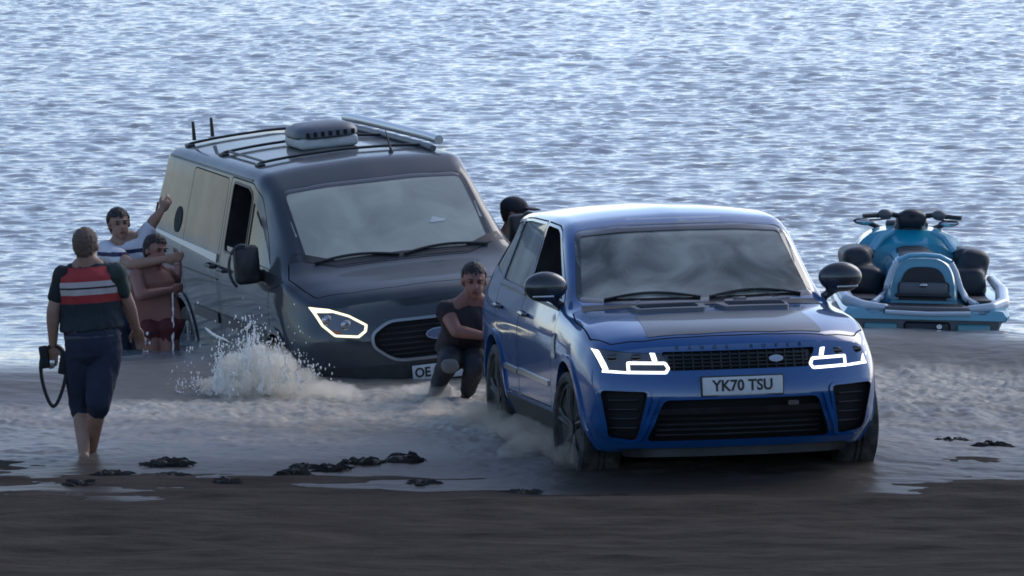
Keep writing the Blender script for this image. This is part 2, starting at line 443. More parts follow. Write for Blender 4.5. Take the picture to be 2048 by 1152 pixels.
def section(k, rad):
    zb, wb, zs, ws, zm, wm, zh, wh, zr, wr, zt = k
    ctrl = [(0, zb), (wb, zb), (ws, zs), (wm, zm), (wh, zh), (wr, zr), (wr * .55, zr + (zt - zr) * .72), (0, zt)]
    ctrl = [np.array(c, float) for c in ctrl]
    out = [ctrl[0]]
    prev = ctrl[0]
    for i in range(1, len(ctrl) - 1):
        p, a, c = ctrl[i], ctrl[i - 1], ctrl[i + 1]
        la, lc = np.linalg.norm(p - a), np.linalg.norm(c - p)
        d = min(rad[i - 1], .45 * la, .45 * lc)
        s = p + (a - p) / max(la, 1e-6) * d; e = p + (c - p) / max(lc, 1e-6) * d
        for q in range(1, 4): out.append(prev + (s - prev) * q / 4)
        for q in range(5):
            t = q / 4; out.append(s * (1 - t) ** 2 + 2 * p * t * (1 - t) + e * t * t)
        prev = e
    for q in range(1, 5): out.append(prev + (ctrl[-1] - prev) * q / 4)
    return np.array(out)

def vehicle_shell(keys, L, rad, front, rear, nt=90, fade_f=.9, fade_r=.7):
    """Closed body: sections along t, the nose and tail bent by front(x,z) / rear(x,z)."""
    K = np.array(keys, float)
    ts = np.unique(np.concatenate([np.linspace(0, L, nt), [.01, .03, .05, .075, L - .01, L - .03, L - .06]]))
    prm = np.stack([pchip(K[:, 0], K[:, j], ts) for j in range(1, K.shape[1])], 1)
    secs = [section(p, rad) for p in prm]
    n = len(secs[0])
    def place(x, z, t):
        y = t + front(x, z) * (1 - sstep(0, fade_f, np.asarray(t))) * (1) - rear(x, z) * sstep(L - fade_r, L, np.asarray(t))
        return (x, float(y), z)
    V, Fc = [], []
    m = 2 * n - 2                                           # ring: right side up, left side down
    for t, s in zip(ts, secs):
        for j in range(n): V.append(place(s[j][0], s[j][1], t))
        for j in range(n - 2, 0, -1): V.append(place(-s[j][0], s[j][1], t))
    for i in range(len(ts) - 1):
        for j in range(m):
            a, b = i * m + j, i * m + (j + 1) % m
            Fc.append((a, b, b + m, a + m))
    def capgrid(i, flip):
        s, t = secs[i], ts[i]; C = 24
        idx = {}
        for j in range(n):
            for c in range(C + 1):
                k = -1 + 2 * c / C
                if j in (0, n - 1): key = (j, 0)
                else: key = (j, c)
                if key in idx: continue
                if j in (0, n - 1): idx[key] = i * m + j
                elif c == C: idx[key] = i * m + j
                elif c == 0: idx[key] = i * m + (m - j)
                else:
                    idx[key] = len(V); V.append(place(s[j][0] * k, s[j][1], t))
        g = lambda j, c: idx[(j, 0 if j in (0, n - 1) else c)]
        for j in range(n - 1):
            for c in range(C):
                f = [g(j, c), g(j, c + 1), g(j + 1, c + 1), g(j + 1, c)]
                f = [v for q, v in enumerate(f) if v not in f[:q]]
                if len(f) >= 3: Fc.append(f[::-1] if flip else f)
    capgrid(0, False); capgrid(len(ts) - 1, True)
    me = np_mesh(V, Fc, 'shell')
    bm = bmesh.new(); bm.from_mesh(me); bmesh.ops.remove_doubles(bm, verts=bm.verts, dist=1e-5)
    bmesh.ops.recalc_face_normals(bm, faces=bm.faces); bm.to_mesh(me); bm.free()
    return me

AX = {'front': (Vector((0, 1, 0)), lambda a, b: Vector((a, -3, b))),
      'back': (Vector((0, -1, 0)), lambda a, b: Vector((a, 9, b))),
      'left': (Vector((1, 0, 0)), lambda a, b: Vector((-3, a, b))),
      'right': (Vector((-1, 0, 0)), lambda a, b: Vector((3, a, b))),
      'top': (Vector((0, 0, -1)), lambda a, b: Vector((a, b, 4)))}

def rounded(poly, r, k=4):
    out = []; n = len(poly)
    for i in range(n):
        p, a, c = Vector(poly[i]), Vector(poly[i - 1]), Vector(poly[(i + 1) % n])
        d = min(r, .45 * (a - p).length, .45 * (c - p).length)
        s = p + (a - p).normalized() * d; e = p + (c - p).normalized() * d
        for q in range(k + 1):
            t = q / k; out.append(tuple(s * (1 - t) ** 2 + p * 2 * t * (1 - t) + e * t * t))
    return out

def conform(poly, axis, bvh, out, inn, cell=.05, hole=None):
    """A slab of even depth lying on the body surface under a 2-D outline (from `out` above it to `inn` below)."""
    d, org = AX[axis]
    bm = bmesh.new()
    if hole is None:
        bm.faces.new([bm.verts.new((a, b, 0)) for a, b in poly])
    else:                                                   # ring: same number of points in both outlines
        A = [bm.verts.new((a, b, 0)) for a, b in poly]; B = [bm.verts.new((a, b, 0)) for a, b in hole]
        n = len(A)
        for i in range(n): bm.faces.new((A[i], A[(i + 1) % n], B[(i + 1) % n], B[i]))
    xs = [p[0] for p in poly]; ys = [p[1] for p in poly]
    for lo, hi, no in ((min(xs), max(xs), (1, 0, 0)), (min(ys), max(ys), (0, 1, 0))):
        v = math.floor(lo / cell) * cell + cell + .00037
        while v < hi:
            bmesh.ops.bisect_plane(bm, geom=bm.verts[:] + bm.edges[:] + bm.faces[:], plane_co=(v * no[0], v * no[1], 0), plane_no=no)
            v += cell
    bmesh.ops.remove_doubles(bm, verts=bm.verts, dist=2e-4)
    hits = {}; miss = []
    for v in bm.verts:
        o = org(v.co.x, v.co.y); h = bvh.ray_cast(o, d)
        if h[0] is None: miss.append((v, o))
        else: hits[v] = (o, (h[0] - o).dot(d))
    for v, o in miss:
        best = min(hits.items(), key=lambda kv: (kv[0].co - v.co).length) if hits else None
        hits[v] = (o, best[1][1] if best else 3)
    top = {v: o + d * (t - out) for v, (o, t) in hits.items()}
    bot = {v: o + d * (t + inn) for v, (o, t) in hits.items()}
    nb = bmesh.new(); vt = {v: nb.verts.new(top[v]) for v in bm.verts}; vb = {v: nb.verts.new(bot[v]) for v in bm.verts}
    for f in bm.faces:
        nb.faces.new([vt[v] for v in f.verts]); nb.faces.new([vb[v] for v in reversed(f.verts)])
    for e in bm.edges:
        if len(e.link_faces) == 1:
            a, b = e.verts; nb.faces.new((vt[a], vt[b], vb[b], vb[a]))
    bm.free()
    bmesh.ops.recalc_face_normals(nb, faces=nb.faces)
    me = bpy.data.meshes.new('slab'); nb.to_mesh(me); nb.free(); return me

def prism(poly, axis, lo, hi):
    """Straight extrusion of an outline in (y,z) along x, or (x,y) along z."""
    bm = bmesh.new(); A, B = [], []
    for a, b in poly:
        if axis == 'x': A.append(bm.verts.new((lo, a, b))); B.append(bm.verts.new((hi, a, b)))
        else: A.append(bm.verts.new((a, b, lo))); B.append(bm.verts.new((a, b, hi)))
    n = len(A)
    bm.faces.new(A); bm.faces.new(B[::-1])
    for i in range(n): bm.faces.new((A[i], A[(i + 1) % n], B[(i + 1) % n], B[i]))
    return bm_mesh(bm)

def circle(cy, cz, r, n=40): return [(cy + r * cos(2 * pi * k / n), cz + r * sin(2 * pi * k / n)) for k in range(n)]
def mir(poly): return [(-a, b) for a, b in poly][::-1]
def offs(poly, d):
    """Move an outline inwards by d."""
    n = len(poly); area = sum(poly[i][0] * poly[(i + 1) % n][1] - poly[(i + 1) % n][0] * poly[i][1] for i in range(n))
    sg = 1 if area > 0 else -1; out = []
    for i in range(n):
        p, a, c = Vector(poly[i]), Vector(poly[i - 1]), Vector(poly[(i + 1) % n])
        e1, e2 = (p - a).normalized(), (c - p).normalized()
        n1, n2 = Vector((-e1.y, e1.x)) * sg, Vector((-e2.y, e2.x)) * sg
        b = (n1 + n2); b = b / max(b.length_squared, .3) * 2 * d
        out.append((p.x + b.x, p.y + b.y))
    return out

def revolve_bm(bm, prof, n=40, c=(0, 0, 0)):
    """Profile (x, r) turned about the x axis."""
    rings = [[bm.verts.new((c[0] + x, c[1] + r * cos(2 * pi * k / n), c[2] + r * sin(2 * pi * k / n))) for k in range(n)] for x, r in prof]
    for a, b in zip(rings, rings[1:]):
        for k in range(n): bm.faces.new((a[k], a[(k + 1) % n], b[(k + 1) % n], b[k]))
    bm.faces.new(rings[0][::-1]); bm.faces.new(rings[-1])

def make_wheel(root, loc, side, Rw, Wd, rr, rim_mat, spokes, turn=0.0):
    wv = empty('wheel', loc, (0, 0, turn), root)
    h = Wd / 2
    bm = bmesh.new()
    revolve_bm(bm, [(-h * .7, rr), (-h * .95, rr + .02), (-h, rr + (Rw - rr) * .55), (-h * .9, Rw * .97), (-h * .55, Rw), (-h * .2, Rw), (-h * .17, Rw - .012), (-h * .1, Rw - .012), (-h * .07, Rw),
                    (h * .07, Rw), (h * .1, Rw - .012), (h * .17, Rw - .012), (h * .2, Rw), (h * .55, Rw), (h * .9, Rw * .97), (h, rr + (Rw - rr) * .55), (h * .95, rr + .02), (h * .7, rr)], 56)
    ty = link('tyre', bm_mesh(bm), M['tyre'], wv)
    bm = bmesh.new()
    o = side * h * .72
    revolve_bm(bm, [(o - side * .12, .10), (o - side * .12, rr - .02), (o, rr + .004), (o + side * .012, rr + .006), (o + side * .012, rr - .012), (o - side * .05, rr - .03), (o - side * .07, .08), (o - side * .06, .01)], 48)
    for k in range(spokes):
        a = 2 * pi * k / spokes + .3
        for da in (-.11, .11):
            p = [(o - side * .02, .05 * cos(a + da * 2), .05 * sin(a + da * 2)), (o + side * .004, rr * .55 * cos(a + da * .8), rr * .55 * sin(a + da * .8)), (o + side * .002, (rr - .01) * cos(a + da), (rr - .01) * sin(a + da))]
            tube_bm(bm, p, [.026, .02, .022], 6)
    tube_bm(bm, [(o - side * .06, 0, 0), (o + side * .01, 0, 0)], .05, 16)
    link('rim', bm_mesh(bm), rim_mat, wv)
    return wv

def text_mesh(name, txt, size, mat_, loc, rot, parent, extrude=.0015, bold=.0, squeeze=1.0):
    c = bpy.data.curves.new('t', 'FONT'); c.body = txt; c.size = size; c.align_x = 'CENTER'; c.align_y = 'CENTER'; c.extrude = extrude; c.offset = bold; c.resolution_u = 3
    o = bpy.data.objects.new('t', c); COL.objects.link(o)
    dg = bpy.context.evaluated_depsgraph_get(); dg.update()
    me = bpy.data.meshes.new_from_object(o.evaluated_get(dg)); bpy.data.objects.remove(o)
    me.transform(Matrix.Scale(squeeze, 4, (1, 0, 0)))
    t = link(name, me, mat_, parent, smooth=False); t.location = loc; t.rotation_euler = rot
    return t

def number_plate(root, x, y, z, wd, ht, txt, tilt=0.0, size=.098, left=None, bow=0):
    bm = bmesh.new(); box_bm(bm, (0, 0, 0), (wd, .012, ht), bevel=.004)
    p = link('number_plate', bm_mesh(bm), M['plate'], root); p.location = (x, y, z); p.rotation_euler = (tilt, 0, 0)
    t = text_mesh('plate_text', txt, size, M['ink'], (0, -.0075, 0), (pi / 2, 0, 0), p, bold=.0025, squeeze=.93)
    return p, t

def frame_slab(poly, w_, axis, bvh, out, inn, cell=.05):
    return conform(poly, axis, bvh, out, inn, cell, hole=offs(poly, w_))

# ------------------------------------------------------------------ the blue car
def build_car():
    L = 4.80
    #      t     zb   wb   zs   ws    zm   wm    zh    wh    zr    wr    zt
    keys = [(0.00, .30, .76, .44, .86, .74, .885, .905, .83, .93, .64, .945),
            (0.03, .27, .80, .43, .895, .76, .915, .93, .85, .965, .66, .985),
            (0.12, .25, .84, .42, .93, .80, .945, .965, .88, 1.005, .68, 1.03),
            (0.50, .24, .86, .42, .965, .86, .975, 1.02, .905, 1.06, .71, 1.085),
            (1.00, .24, .86, .42, .97, .90, .98, 1.06, .91, 1.10, .73, 1.12),
            (1.38, .24, .86, .42, .965, .92, .98, 1.085, .91, 1.115, .79, 1.135),
            (1.46, .24, .86, .42, .965, .92, .98, 1.09, .91, 1.14, .795, 1.165),
            (1.80, .24, .86, .42, .965, .93, .98, 1.11, .90, 1.365, .775, 1.405),
            (2.14, .24, .86, .42, .965, .94, .98, 1.12, .90, 1.585, .745, 1.625),
            (2.34, .24, .86, .42, .965, .94, .98, 1.13, .90, 1.635, .74, 1.685),
            (2.80, .24, .86, .42, .965, .95, .98, 1.14, .90, 1.655, .74, 1.715),
            (3.50, .24, .86, .42, .97, .96, .985, 1.16, .90, 1.645, .73, 1.705),
            (4.30, .26, .86, .44, .965, .97, .98, 1.18, .89, 1.61, .70, 1.67),
            (4.72, .32, .84, .46, .93, .97, .95, 1.19, .86, 1.585, .68, 1.645),
            (4.80, .36, .78, .50, .88, .97, .90, 1.19, .80, 1.56, .63, 1.62)]
    def front(x, z):
        return .25 * np.minimum(np.abs(x) / .92, 1.05) ** 2.6 + .09 * sstep(.62, .98, z) + .12 * sstep(.46, .26, z) + .03 * sstep(.58, .5, z)
    def rear(x, z):
        return .14 * np.minimum(np.abs(x) / .92, 1.05) ** 3 + .42 * sstep(1.12, 1.62, z) + .05 * sstep(.7, .4, z)
    shell = vehicle_shell(keys, L, [.06, .10, .13, .05, .075, .2], front, rear)
    b = bpy.data.objects.new('body', shell); COL.objects.link(b); shell.materials.append(M['blue'])
    bvh = BVHTree.FromObject(b, bpy.context.evaluated_depsgraph_get())
    root = empty('car', (0, 0, 0))
    tag(root, 'blue four by four car with lit headlights towing up onto the sand', 'car')
    D = M['dark']
    # outlines
    scr = rounded([(-.80, 1.155), (-.70, 1.592), (-.40, 1.615), (0, 1.62), (.40, 1.615), (.70, 1.592), (.80, 1.155), (.4, 1.135), (-.4, 1.135)], .05)
    fw = rounded([(1.66, 1.135), (2.30, 1.565), (2.42, 1.595), (2.80, 1.605), (2.84, 1.16)], .04)
    rw = rounded([(2.93, 1.165), (2.90, 1.605), (3.55, 1.60), (3.86, 1.585), (3.93, 1.19)], .04)
    qw = rounded([(4.01, 1.20), (3.95, 1.58), (4.22, 1.56), (4.46, 1.26)], .04)
    bwin = rounded([(-.62, 1.22), (-.52, 1.55), (.52, 1.55), (.62, 1.22)], .05)
    fdoor = rounded([(1.62, .46), (1.50, 1.00), (1.56, 1.115), (2.27, 1.59), (2.42, 1.622), (2.85, 1.632), (2.885, 1.1), (2.885, .46)], .05)
    rdoor = rounded([(2.89, .46), (2.89, 1.1), (2.86, 1.632), (3.55, 1.625), (3.90, 1.61), (3.98, 1.15), (3.82, .95), (3.52, .80), (3.40, .46)], .05)
    # cabin
    boolean(b, prism([(1.72, .62), (1.60, 1.06), (1.72, 1.12), (2.22, 1.53), (2.5, 1.60), (4.25, 1.56), (4.42, 1.10), (4.42, .62)], 'x', -.58, .58), mat=M['cabin'])
    # wheel arches
    for y in (.94, 3.86): boolean(b, prism(circle(y, .38, .435), 'x', -1.4, -.62), mat=D); boolean(b, prism(circle(y, .38, .435), 'x', .62, 1.4), mat=D)
    # front recesses
    grille = rounded([(-.50, .905), (.50, .905), (.455, .785), (-.455, .785)], .02)
    low = rounded([(-.50, .60), (.50, .60), (.60, .33), (-.60, .33)], .04)
    sidei = rounded([(-.885, .665), (-.60, .655), (-.66, .335), (-.83, .365)], .03)
    lamp = rounded([(-.905, .93), (-.70, .905), (-.50, .895), (-.455, .83), (-.48, .765), (-.70, .77), (-.865, .785)], .015)
    boolean(b, conform(grille, 'front', bvh, .06, .05), mat=D)
    boolean(b, conform(low, 'front', bvh, .06, .12), mat=D)
    for q in (sidei, mir(sidei)): boolean(b, conform(q, 'front', bvh, .10, .07), mat=D)
    for q in (lamp, mir(lamp)): boolean(b, conform(q, 'front', bvh, .10, .04), mat=D)
    # windows through to the cabin
    boolean(b, conform(scr, 'front', bvh, .06, .40, .08), mat=M['black'])
    for s in ('left', 'right'):
        for q in (rw, qw, fw): boolean(b, conform(q, s, bvh, .05, .36, .1), mat=M['black'])
    boolean(b, conform(bwin, 'back', bvh, .1, .35, .1), mat=M['black'])
    # doors and bonnet, cut out of the shell
    def panel(name, poly, axis, depth, cell=.08, gap=.009):
        o = bpy.data.objects.new(name, b.data.copy()); COL.objects.link(o)
        boolean(o, conform(offs(poly, gap), axis, bvh, .06, depth, cell), 'INTERSECT', D)
        boolean(b, conform(poly, axis, bvh, .065, depth, cell), 'DIFFERENCE', D)
        return o
    doors = []
    for s in ('left', 'right'):
        doors += [(s, panel('door', fdoor, s, .05), 0), (s, panel('door', rdoor, s, .05), 1)]
    hood = rounded([(-.80, .30), (-.60, .20), (-.3, .145), (0, .13), (.3, .145), (.60, .20), (.80, .30), (.895, .50), (.90, 1.0), (.86, 1.34), (.4, 1.24), (-.4, 1.24), (-.86, 1.34), (-.90, 1.0), (-.895, .50)], .03)
    bonnet = panel('bonnet', hood, 'top', .035)
    b.parent = root; shade(b.data, 32)
    for s, d, k in doors:
        d.parent = root; shade(d.data, 32)
        # handle + waist moulding + lower silver strip
        bm = bmesh.new(); sx = -1 if s == 'left' else 1
        y0 = 2.66 if k == 0 else 3.68
        h = bvh.ray_cast(Vector((3 * sx, y0, 1.02)), Vector((-sx, 0, 0)))[0]
        tube_bm(bm, [(h.x + sx * .005, y0 - .10, 1.015), (h.x + sx * .035, y0 - .08, 1.02), (h.x + sx * .035, y0 + .08, 1.025), (h.x + sx * .005, y0 + .10, 1.025)], .014, 8, flat=1.0)
        link('handle', bm_mesh(bm), M['gloss_black'], d)
        ya, yb = (1.66, 2.86) if k == 0 else (2.92, 3.42)
        link('sill_moulding', conform([(ya, .60), (yb, .60 + .01), (yb, .645), (ya, .635)], s, bvh, .012, .01, .1), M['chrome'], d)
        link('waist_trim', conform([(1.62, 1.10), (2.86, 1.125), (2.86, 1.142), (1.62, 1.117)] if k == 0 else [(2.90, 1.125), (3.93, 1.15), (3.93, 1.167), (2.90, 1.142)], s, bvh, .01, .01, .1), M['black'], d)
        if k == 1: link('window_pane', conform(offs(rw, .002), s, bvh, -.010, .014, .12), M['glass_rear_side'], d)
        # front windows are wound down: only the top edge of the glass shows above the waist
        if k == 0: link('window_pane', conform([(1.70, 1.135), (2.83, 1.155), (2.83, 1.175), (1.74, 1.165)], s, bvh, -.010, .014, .2), M['glass_side'], d)
    for s in ('left', 'right'):
        link('quarter_window', conform(offs(qw, .002), s, bvh, -.008, .012, .12), M['glass_rear_side'], root)
        v = [(1.34, .80), (1.50, .80), (1.49, .93), (1.40, .96)]
        link('wing_vent', conform(v, s, bvh, .008, .01, .1), M['gloss_black'], root)
        link('sill', conform([(1.46, .30), (3.36, .30), (3.36, .44), (1.46, .44)], s, bvh, .02, .02, .15), M['black'], root)
        for yc in (.94, 3.86):
            pin = [(yc + .432 * cos(a), .38 + .432 * sin(a)) for a in np.linspace(-.25, pi + .25, 30)]
            pout = [(yc + .475 * cos(a), .38 + .475 * sin(a)) for a in np.linspace(-.25, pi + .25, 30)]
            link('arch_trim', conform(pout + pin[::-1], s, bvh, .016, .03, .2), M['blue'], root)
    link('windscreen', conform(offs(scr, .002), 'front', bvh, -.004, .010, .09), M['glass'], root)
    fr = link('windscreen_border', frame_slab(scr, .035, 'front', bvh, -.001, .003, .2), M['gloss_black'], root)
    link('windscreen_header', conform(rounded([(-.715, 1.60), (-.40, 1.623), (.40, 1.623), (.715, 1.60), (.69, 1.635), (.40, 1.66), (-.40, 1.66), (-.69, 1.635)], .01), 'front', bvh, .003, .004, .1), M['gloss_black'], root)
    link('rear_window', conform(offs(bwin, .002), 'back', bvh, -.006, .012, .12), M['glass_side'], root)
    # bonnet details: dark centre, two vents
    shade(bonnet.data, 32); bonnet.parent = root
    link('centre_panel', conform(rounded([(-.57, .225), (-.25, .165), (.25, .165), (.57, .225), (.54, .80), (-.54, .80)], .02), 'top', bvh, .004, .004, .1), M['carbon'], bonnet)
    for sx in (-1, 1):
        q = [(sx * .07, .84), (sx * .50, .90), (sx * .52, 1.13), (sx * .03, 1.08)]
        if sx < 0: q = q[::-1]
        vt = link('bonnet_vent', conform(rounded(q, .03), 'top', bvh, .028, .004, .1), M['grey_plastic'], bonnet)
        for k in range(3):
            yy = .92 + k * .055
            pts = []
            for xx in np.linspace(.10, .48, 8):
                hh = bvh.ray_cast(Vector((sx * xx, yy + xx * .1, 4)), Vector((0, 0, -1)))[0]; pts.append(hh + Vector((0, 0, .030)))
            bm = bmesh.new(); tube_bm(bm, pts, .009, 6); link('vent_slat', bm_mesh(bm), M['gloss_black'], vt)
    link('cowl', conform([(-.80, 1.27), (-.4, 1.255), (.4, 1.255), (.80, 1.27), (.78, 1.44), (.4, 1.40), (-.4, 1.40), (-.78, 1.44)], 'top', bvh, .004, .02, .1), M['black'], root)
    # wipers
    for x0, x1 in ((-.62, .02), (.08, .70)):
        pts = []
        for t in np.linspace(0, 1, 10):
            h = bvh.ray_cast(Vector((x0 + (x1 - x0) * t, -3, 1.165 + .035 * sin(pi * t))), Vector((0, 1, 0)))[0]
            pts.append(h + Vector((0, -.012, .004)))
        bm = bmesh.new(); tube_bm(bm, pts, .009, 6); link('wiper', bm_mesh(bm), M['black'], root)
    # grille: mesh of slats and bars, badge
    g = link('grille', conform(offs(grille, .004), 'front', bvh, -.045, .055, .08), M['gloss_black'], root)
    def front_bar(name, x0, x1, z, r, dep, m, par, zc=0):
        pts = []
        for xx in np.linspace(x0, x1, 14):
            h = bvh.ray_cast(Vector((xx, -3, z)), Vector((0, 1, 0)))[0]; pts.append(h + Vector((0, dep, zc)))
        bm = bmesh.new(); tube_bm(bm, pts, r, 8); return link(name, bm_mesh(bm), m, par)
    for z in (.805, .828, .851, .874): front_bar('grille_slat', -.455, .455, z, .006, .022, M['black'], g)
    for x in np.linspace(-.42, .42, 15):
        bm = bmesh.new(); h0 = bvh.ray_cast(Vector((x, -3, .79)), Vector((0, 1, 0)))[0]; h1 = bvh.ray_cast(Vector((x, -3, .898)), Vector((0, 1, 0)))[0]
        tube_bm(bm, [h0 + Vector((0, .026, 0)), h1 + Vector((0, .026, 0))], .005, 6); link('grille_bar', bm_mesh(bm), M['black'], g)
    ov = [(.235 + .047 * cos(a), .845 + .021 * sin(a)) for a in np.linspace(0, 2 * pi, 28, endpoint=False)]
    bd = link('badge', conform(ov, 'front', bvh, .004, .02, .1), M['chrome'], root)
    link('badge_face', conform(offs(ov, .006), 'front', bvh, .006, .0, .1), M['lamp_chrome'], bd)
    # lower intake: slats, bar, tow-eye cover
    li = link('lower_grille', conform(offs(low, .006), 'front', bvh, -.10, .115, .1), M['dark'], root)
    for z, r in ((.365, .007), (.40, .007), (.435, .007), (.47, .007)): front_bar('grille_slat', -.53, .53, z, r, .075, M['black'], li)
    link('intake_bar', conform(rounded([(-.545, .545), (.545, .545), (.56, .505), (-.56, .505)], .01), 'front', bvh, -.012, .05, .08), M['black'], li)
    eye = link('tow_eye', conform(rounded([(.30, .575), (.37, .575), (.37, .545), (.30, .545)], .01), 'front', bvh, .0, .06, .1), M['lamp_chrome'], li)
    link('splitter', conform(rounded([(-.80, .325), (.80, .325), (.78, .285), (-.78, .285)], .015), 'front', bvh, .035, .03, .07), M['blue'], root)
    link('under_tray', conform(rounded([(-.74, .283), (.74, .283), (.72, .225), (-.72, .225)], .015), 'front', bvh, .0, .05, .1), M['black'], root)
    for q in (sidei, mir(sidei)):
        si = link('side_intake', conform(offs(q, .005), 'front', bvh, -.055, .066, .06), M['dark'], root)
        x0, x1 = min(a for a, _ in q), max(a for a, _ in q)
        for z in (.42, .48, .54, .60):
            lo_, hi_ = (x0 + .05, x1 - .05)
            front_bar('intake_slat', lo_, hi_, z, .006, .04, M['black'], si)
        link('intake_surround', frame_slab(offs(q, -.022), .02, 'front', bvh, .014, .03, .06), M['blue'], root)
    # blades between the intakes
    for sx in (-1, 1):
        q = [(sx * .565, .62), (sx * .535, .615), (sx * .635, .33), (sx * .655, .34)]
        if sx > 0: q = q[::-1]
        link('bumper_blade', conform(q, 'front', bvh, .022, .03, .06), M['blue'], root)
    # headlamps
    for s in (1, -1):
        f = (lambda q: q) if s == 1 else mir
        hl = link('headlight', conform(offs(f(lamp), .003), 'front', bvh, -.004, .036, .05), M['lens'], root)
        strokes = [[(-.905, .928), (-.868, .92), (-.832, .802), (-.862, .788)],
                   [(-.86, .796), (-.70, .783), (-.70, .770), (-.865, .780)],
                   [(-.57, .90), (-.54, .898), (-.527, .85), (-.557, .85)]]
        strokes[0] = [(-.90, .925), (-.868, .917), (-.826, .80), (-.855, .788)]
        for q in strokes: link('running_light', conform(f(q[::-1]), 'front', bvh, .003, .006, .06), M['drl'], hl)
        ring = rounded([(-.715, .846), (-.475, .842), (-.452, .80), (-.475, .766), (-.715, .771)], .012)
        link('running_light', frame_slab(f(ring), .017, 'front', bvh, .003, .006, .06), M['drl'], hl)
        for cx in (-.79, -.65):
            bm = bmesh.new(); h = bvh.ray_cast(Vector((s * cx, -3, .872)), Vector((0, 1, 0)))[0]
            ell_bm(bm, h + Vector((0, .002, 0)), (Vector((1, 0, 0)), Vector((0, 1, 0)), Vector((0, 0, 1))), (.042, .012, .024)); link('lamp_bulb', bm_mesh(bm), M['gloss_black'], hl)
    # bonnet lettering, faint dark letters along its leading edge
    word = 'RANGE ROVER'
    for i, ch in enumerate(word):
        if ch == ' ': continue
        x = -.40 + .08 * i
        h = bvh.ray_cast(Vector((x, -3, .925)), Vector((0, 1, 0)))
        n = h[1]
        t = text_mesh('letter', ch, .034, M['black'], h[0] + n * .006, n.to_track_quat('Z', 'Y').to_euler(), bonnet, .001)
    h = bvh.ray_cast(Vector((0, -3, .68)), Vector((0, 1, 0)))[0]
    bm = bmesh.new(); box_bm(bm, (0, h.y + .01, .682), (.54, .03, .13), bevel=.006); link('plate_holder', bm_mesh(bm), M['black'], root)
    number_plate(root, 0, h.y - .012, .682, .52, .115, 'YK70 TSU', tilt=-.06)
    # mirrors
    for sx in (-1, 1):
        bm = bmesh.new()
        ell_bm(bm, (sx * .99, 1.60, 1.26), (Vector((1, 0, 0)), Vector((0, 1, 0)), Vector((0, 0, 1))), (.15, .09, .10), 20, 14)
        ell_bm(bm, (sx * 1.02, 1.60, 1.25), (Vector((1, 0, 0)), Vector((0, 1, 0)), Vector((0, 0, 1))), (.11, .085, .09), 16, 12)
        tube_bm(bm, [(sx * .84, 1.66, 1.10), (sx * .92, 1.62, 1.155), (sx * .98, 1.60, 1.20)], [.035, .028, .03], 10)
        mr = link('mirror', remesh(bm, .012, 5), M['carbon'], root)
        bm = bmesh.new(); box_bm(bm, (sx * 1.02, 1.512, 1.20), (.14, .012, .016), bevel=.005); link('indicator', bm_mesh(bm), M['lamp_chrome'], mr)
    # wheels
    for sx in (-1, 1):
        for y in (.94, 3.86): make_wheel(root, (sx * .845, y, .375), sx, .375, .285, .285, M['rim'], 5, turn=.10 if y < 2 else 0)
    # inside: seats, dashboard, wheel
    bm = bmesh.new(); box_bm(bm, (0, 1.86, .98), (1.14, .42, .22), bevel=.06); link('dashboard', bm_mesh(bm), M['cabin'], root)
    for sx in (-.36, .36):
        st = bmesh.new(); box_bm(st, (sx, 2.72, .72), (.52, .52, .18), bevel=.06); box_bm(st, (sx, 2.98, 1.02), (.50, .16, .62), Euler((-.22, 0, 0)), .06)
        box_bm(st, (sx, 3.06, 1.42), (.26, .10, .17), Euler((-.15, 0, 0)), .04)
        link('seat', bm_mesh(st), M['seat'], root)
    st = bmesh.new(); box_bm(st, (0, 3.75, .74), (1.1, .5, .18), bevel=.06); box_bm(st, (0, 4.02, 1.04), (1.1, .16, .6), Euler((-.22, 0, 0)), .06); link('seat', bm_mesh(st), M['seat'], root)
    bm = bmesh.new()
    tube_bm(bm, [(-.36 + .18 * cos(a), 2.16 - .06 * sin(a), 1.10 + .17 * sin(a)) for a in np.linspace(0, 2 * pi, 25)], .016, 8)
    tube_bm(bm, [(-.53, 2.16, 1.10), (-.19, 2.16, 1.10)], .02, 8); tube_bm(bm, [(-.36, 2.16, 1.10), (-.36, 1.95, 1.02)], .03, 8)
    link('steering_wheel', bm_mesh(bm), M['black'], root)
    bm = bmesh.new(); box_bm(bm, (0, 2.12, 1.53), (.23, .03, .07), bevel=.02); link('rear_view_mirror', bm_mesh(bm), M['black'], root)
    for sx in (-1, 1):
        link('tail_lamp', conform([(sx * .62, .98), (sx * .88, .98), (sx * .86, 1.12), (sx * .62, 1.10)][::sx], 'back', bvh, .006, .03, .08), M['red_lamp'], root)
    root.location = CAR_POS; root.rotation_euler = CAR_ROT
    return root

CAR_POS = (1.487, 43.664, -.05); CAR_ROT = (R(-1.9), R(-1.1), R(9.4))
car = build_car()

def on_car(name, bm, m, label, cat):
    o = link(name, bm_mesh(bm), m); o.location = CAR_POS; o.rotation_euler = CAR_ROT; return tag(o, label, cat)
bm = bmesh.new(); box_bm(bm, (.60, 1.60, 1.125), (.17, .10, .012), Euler((.5, 0, .1)), .003)
on_car('paper', bm, M['white_plastic'], 'white sheet of paper on the dashboard of the blue car, passenger side', 'paper')
bm = bmesh.new(); box_bm(bm, (-.02, 1.80, 1.20), (.20, .12, .24), Euler((-.2, .1, .3)), .02, .45); box_bm(bm, (.07, 1.82, 1.14), (.16, .10, .14), Euler((0, -.2, -.2)), .02, .6)  # pale solid added behind the windscreen to show as a pale patch
on_car('dash_blob', bm, mat('pale_blob', (.75, .75, .70), .6, var=.15), 'added pale blob on the middle of the blue car dashboard, seen through the windscreen', 'blob')

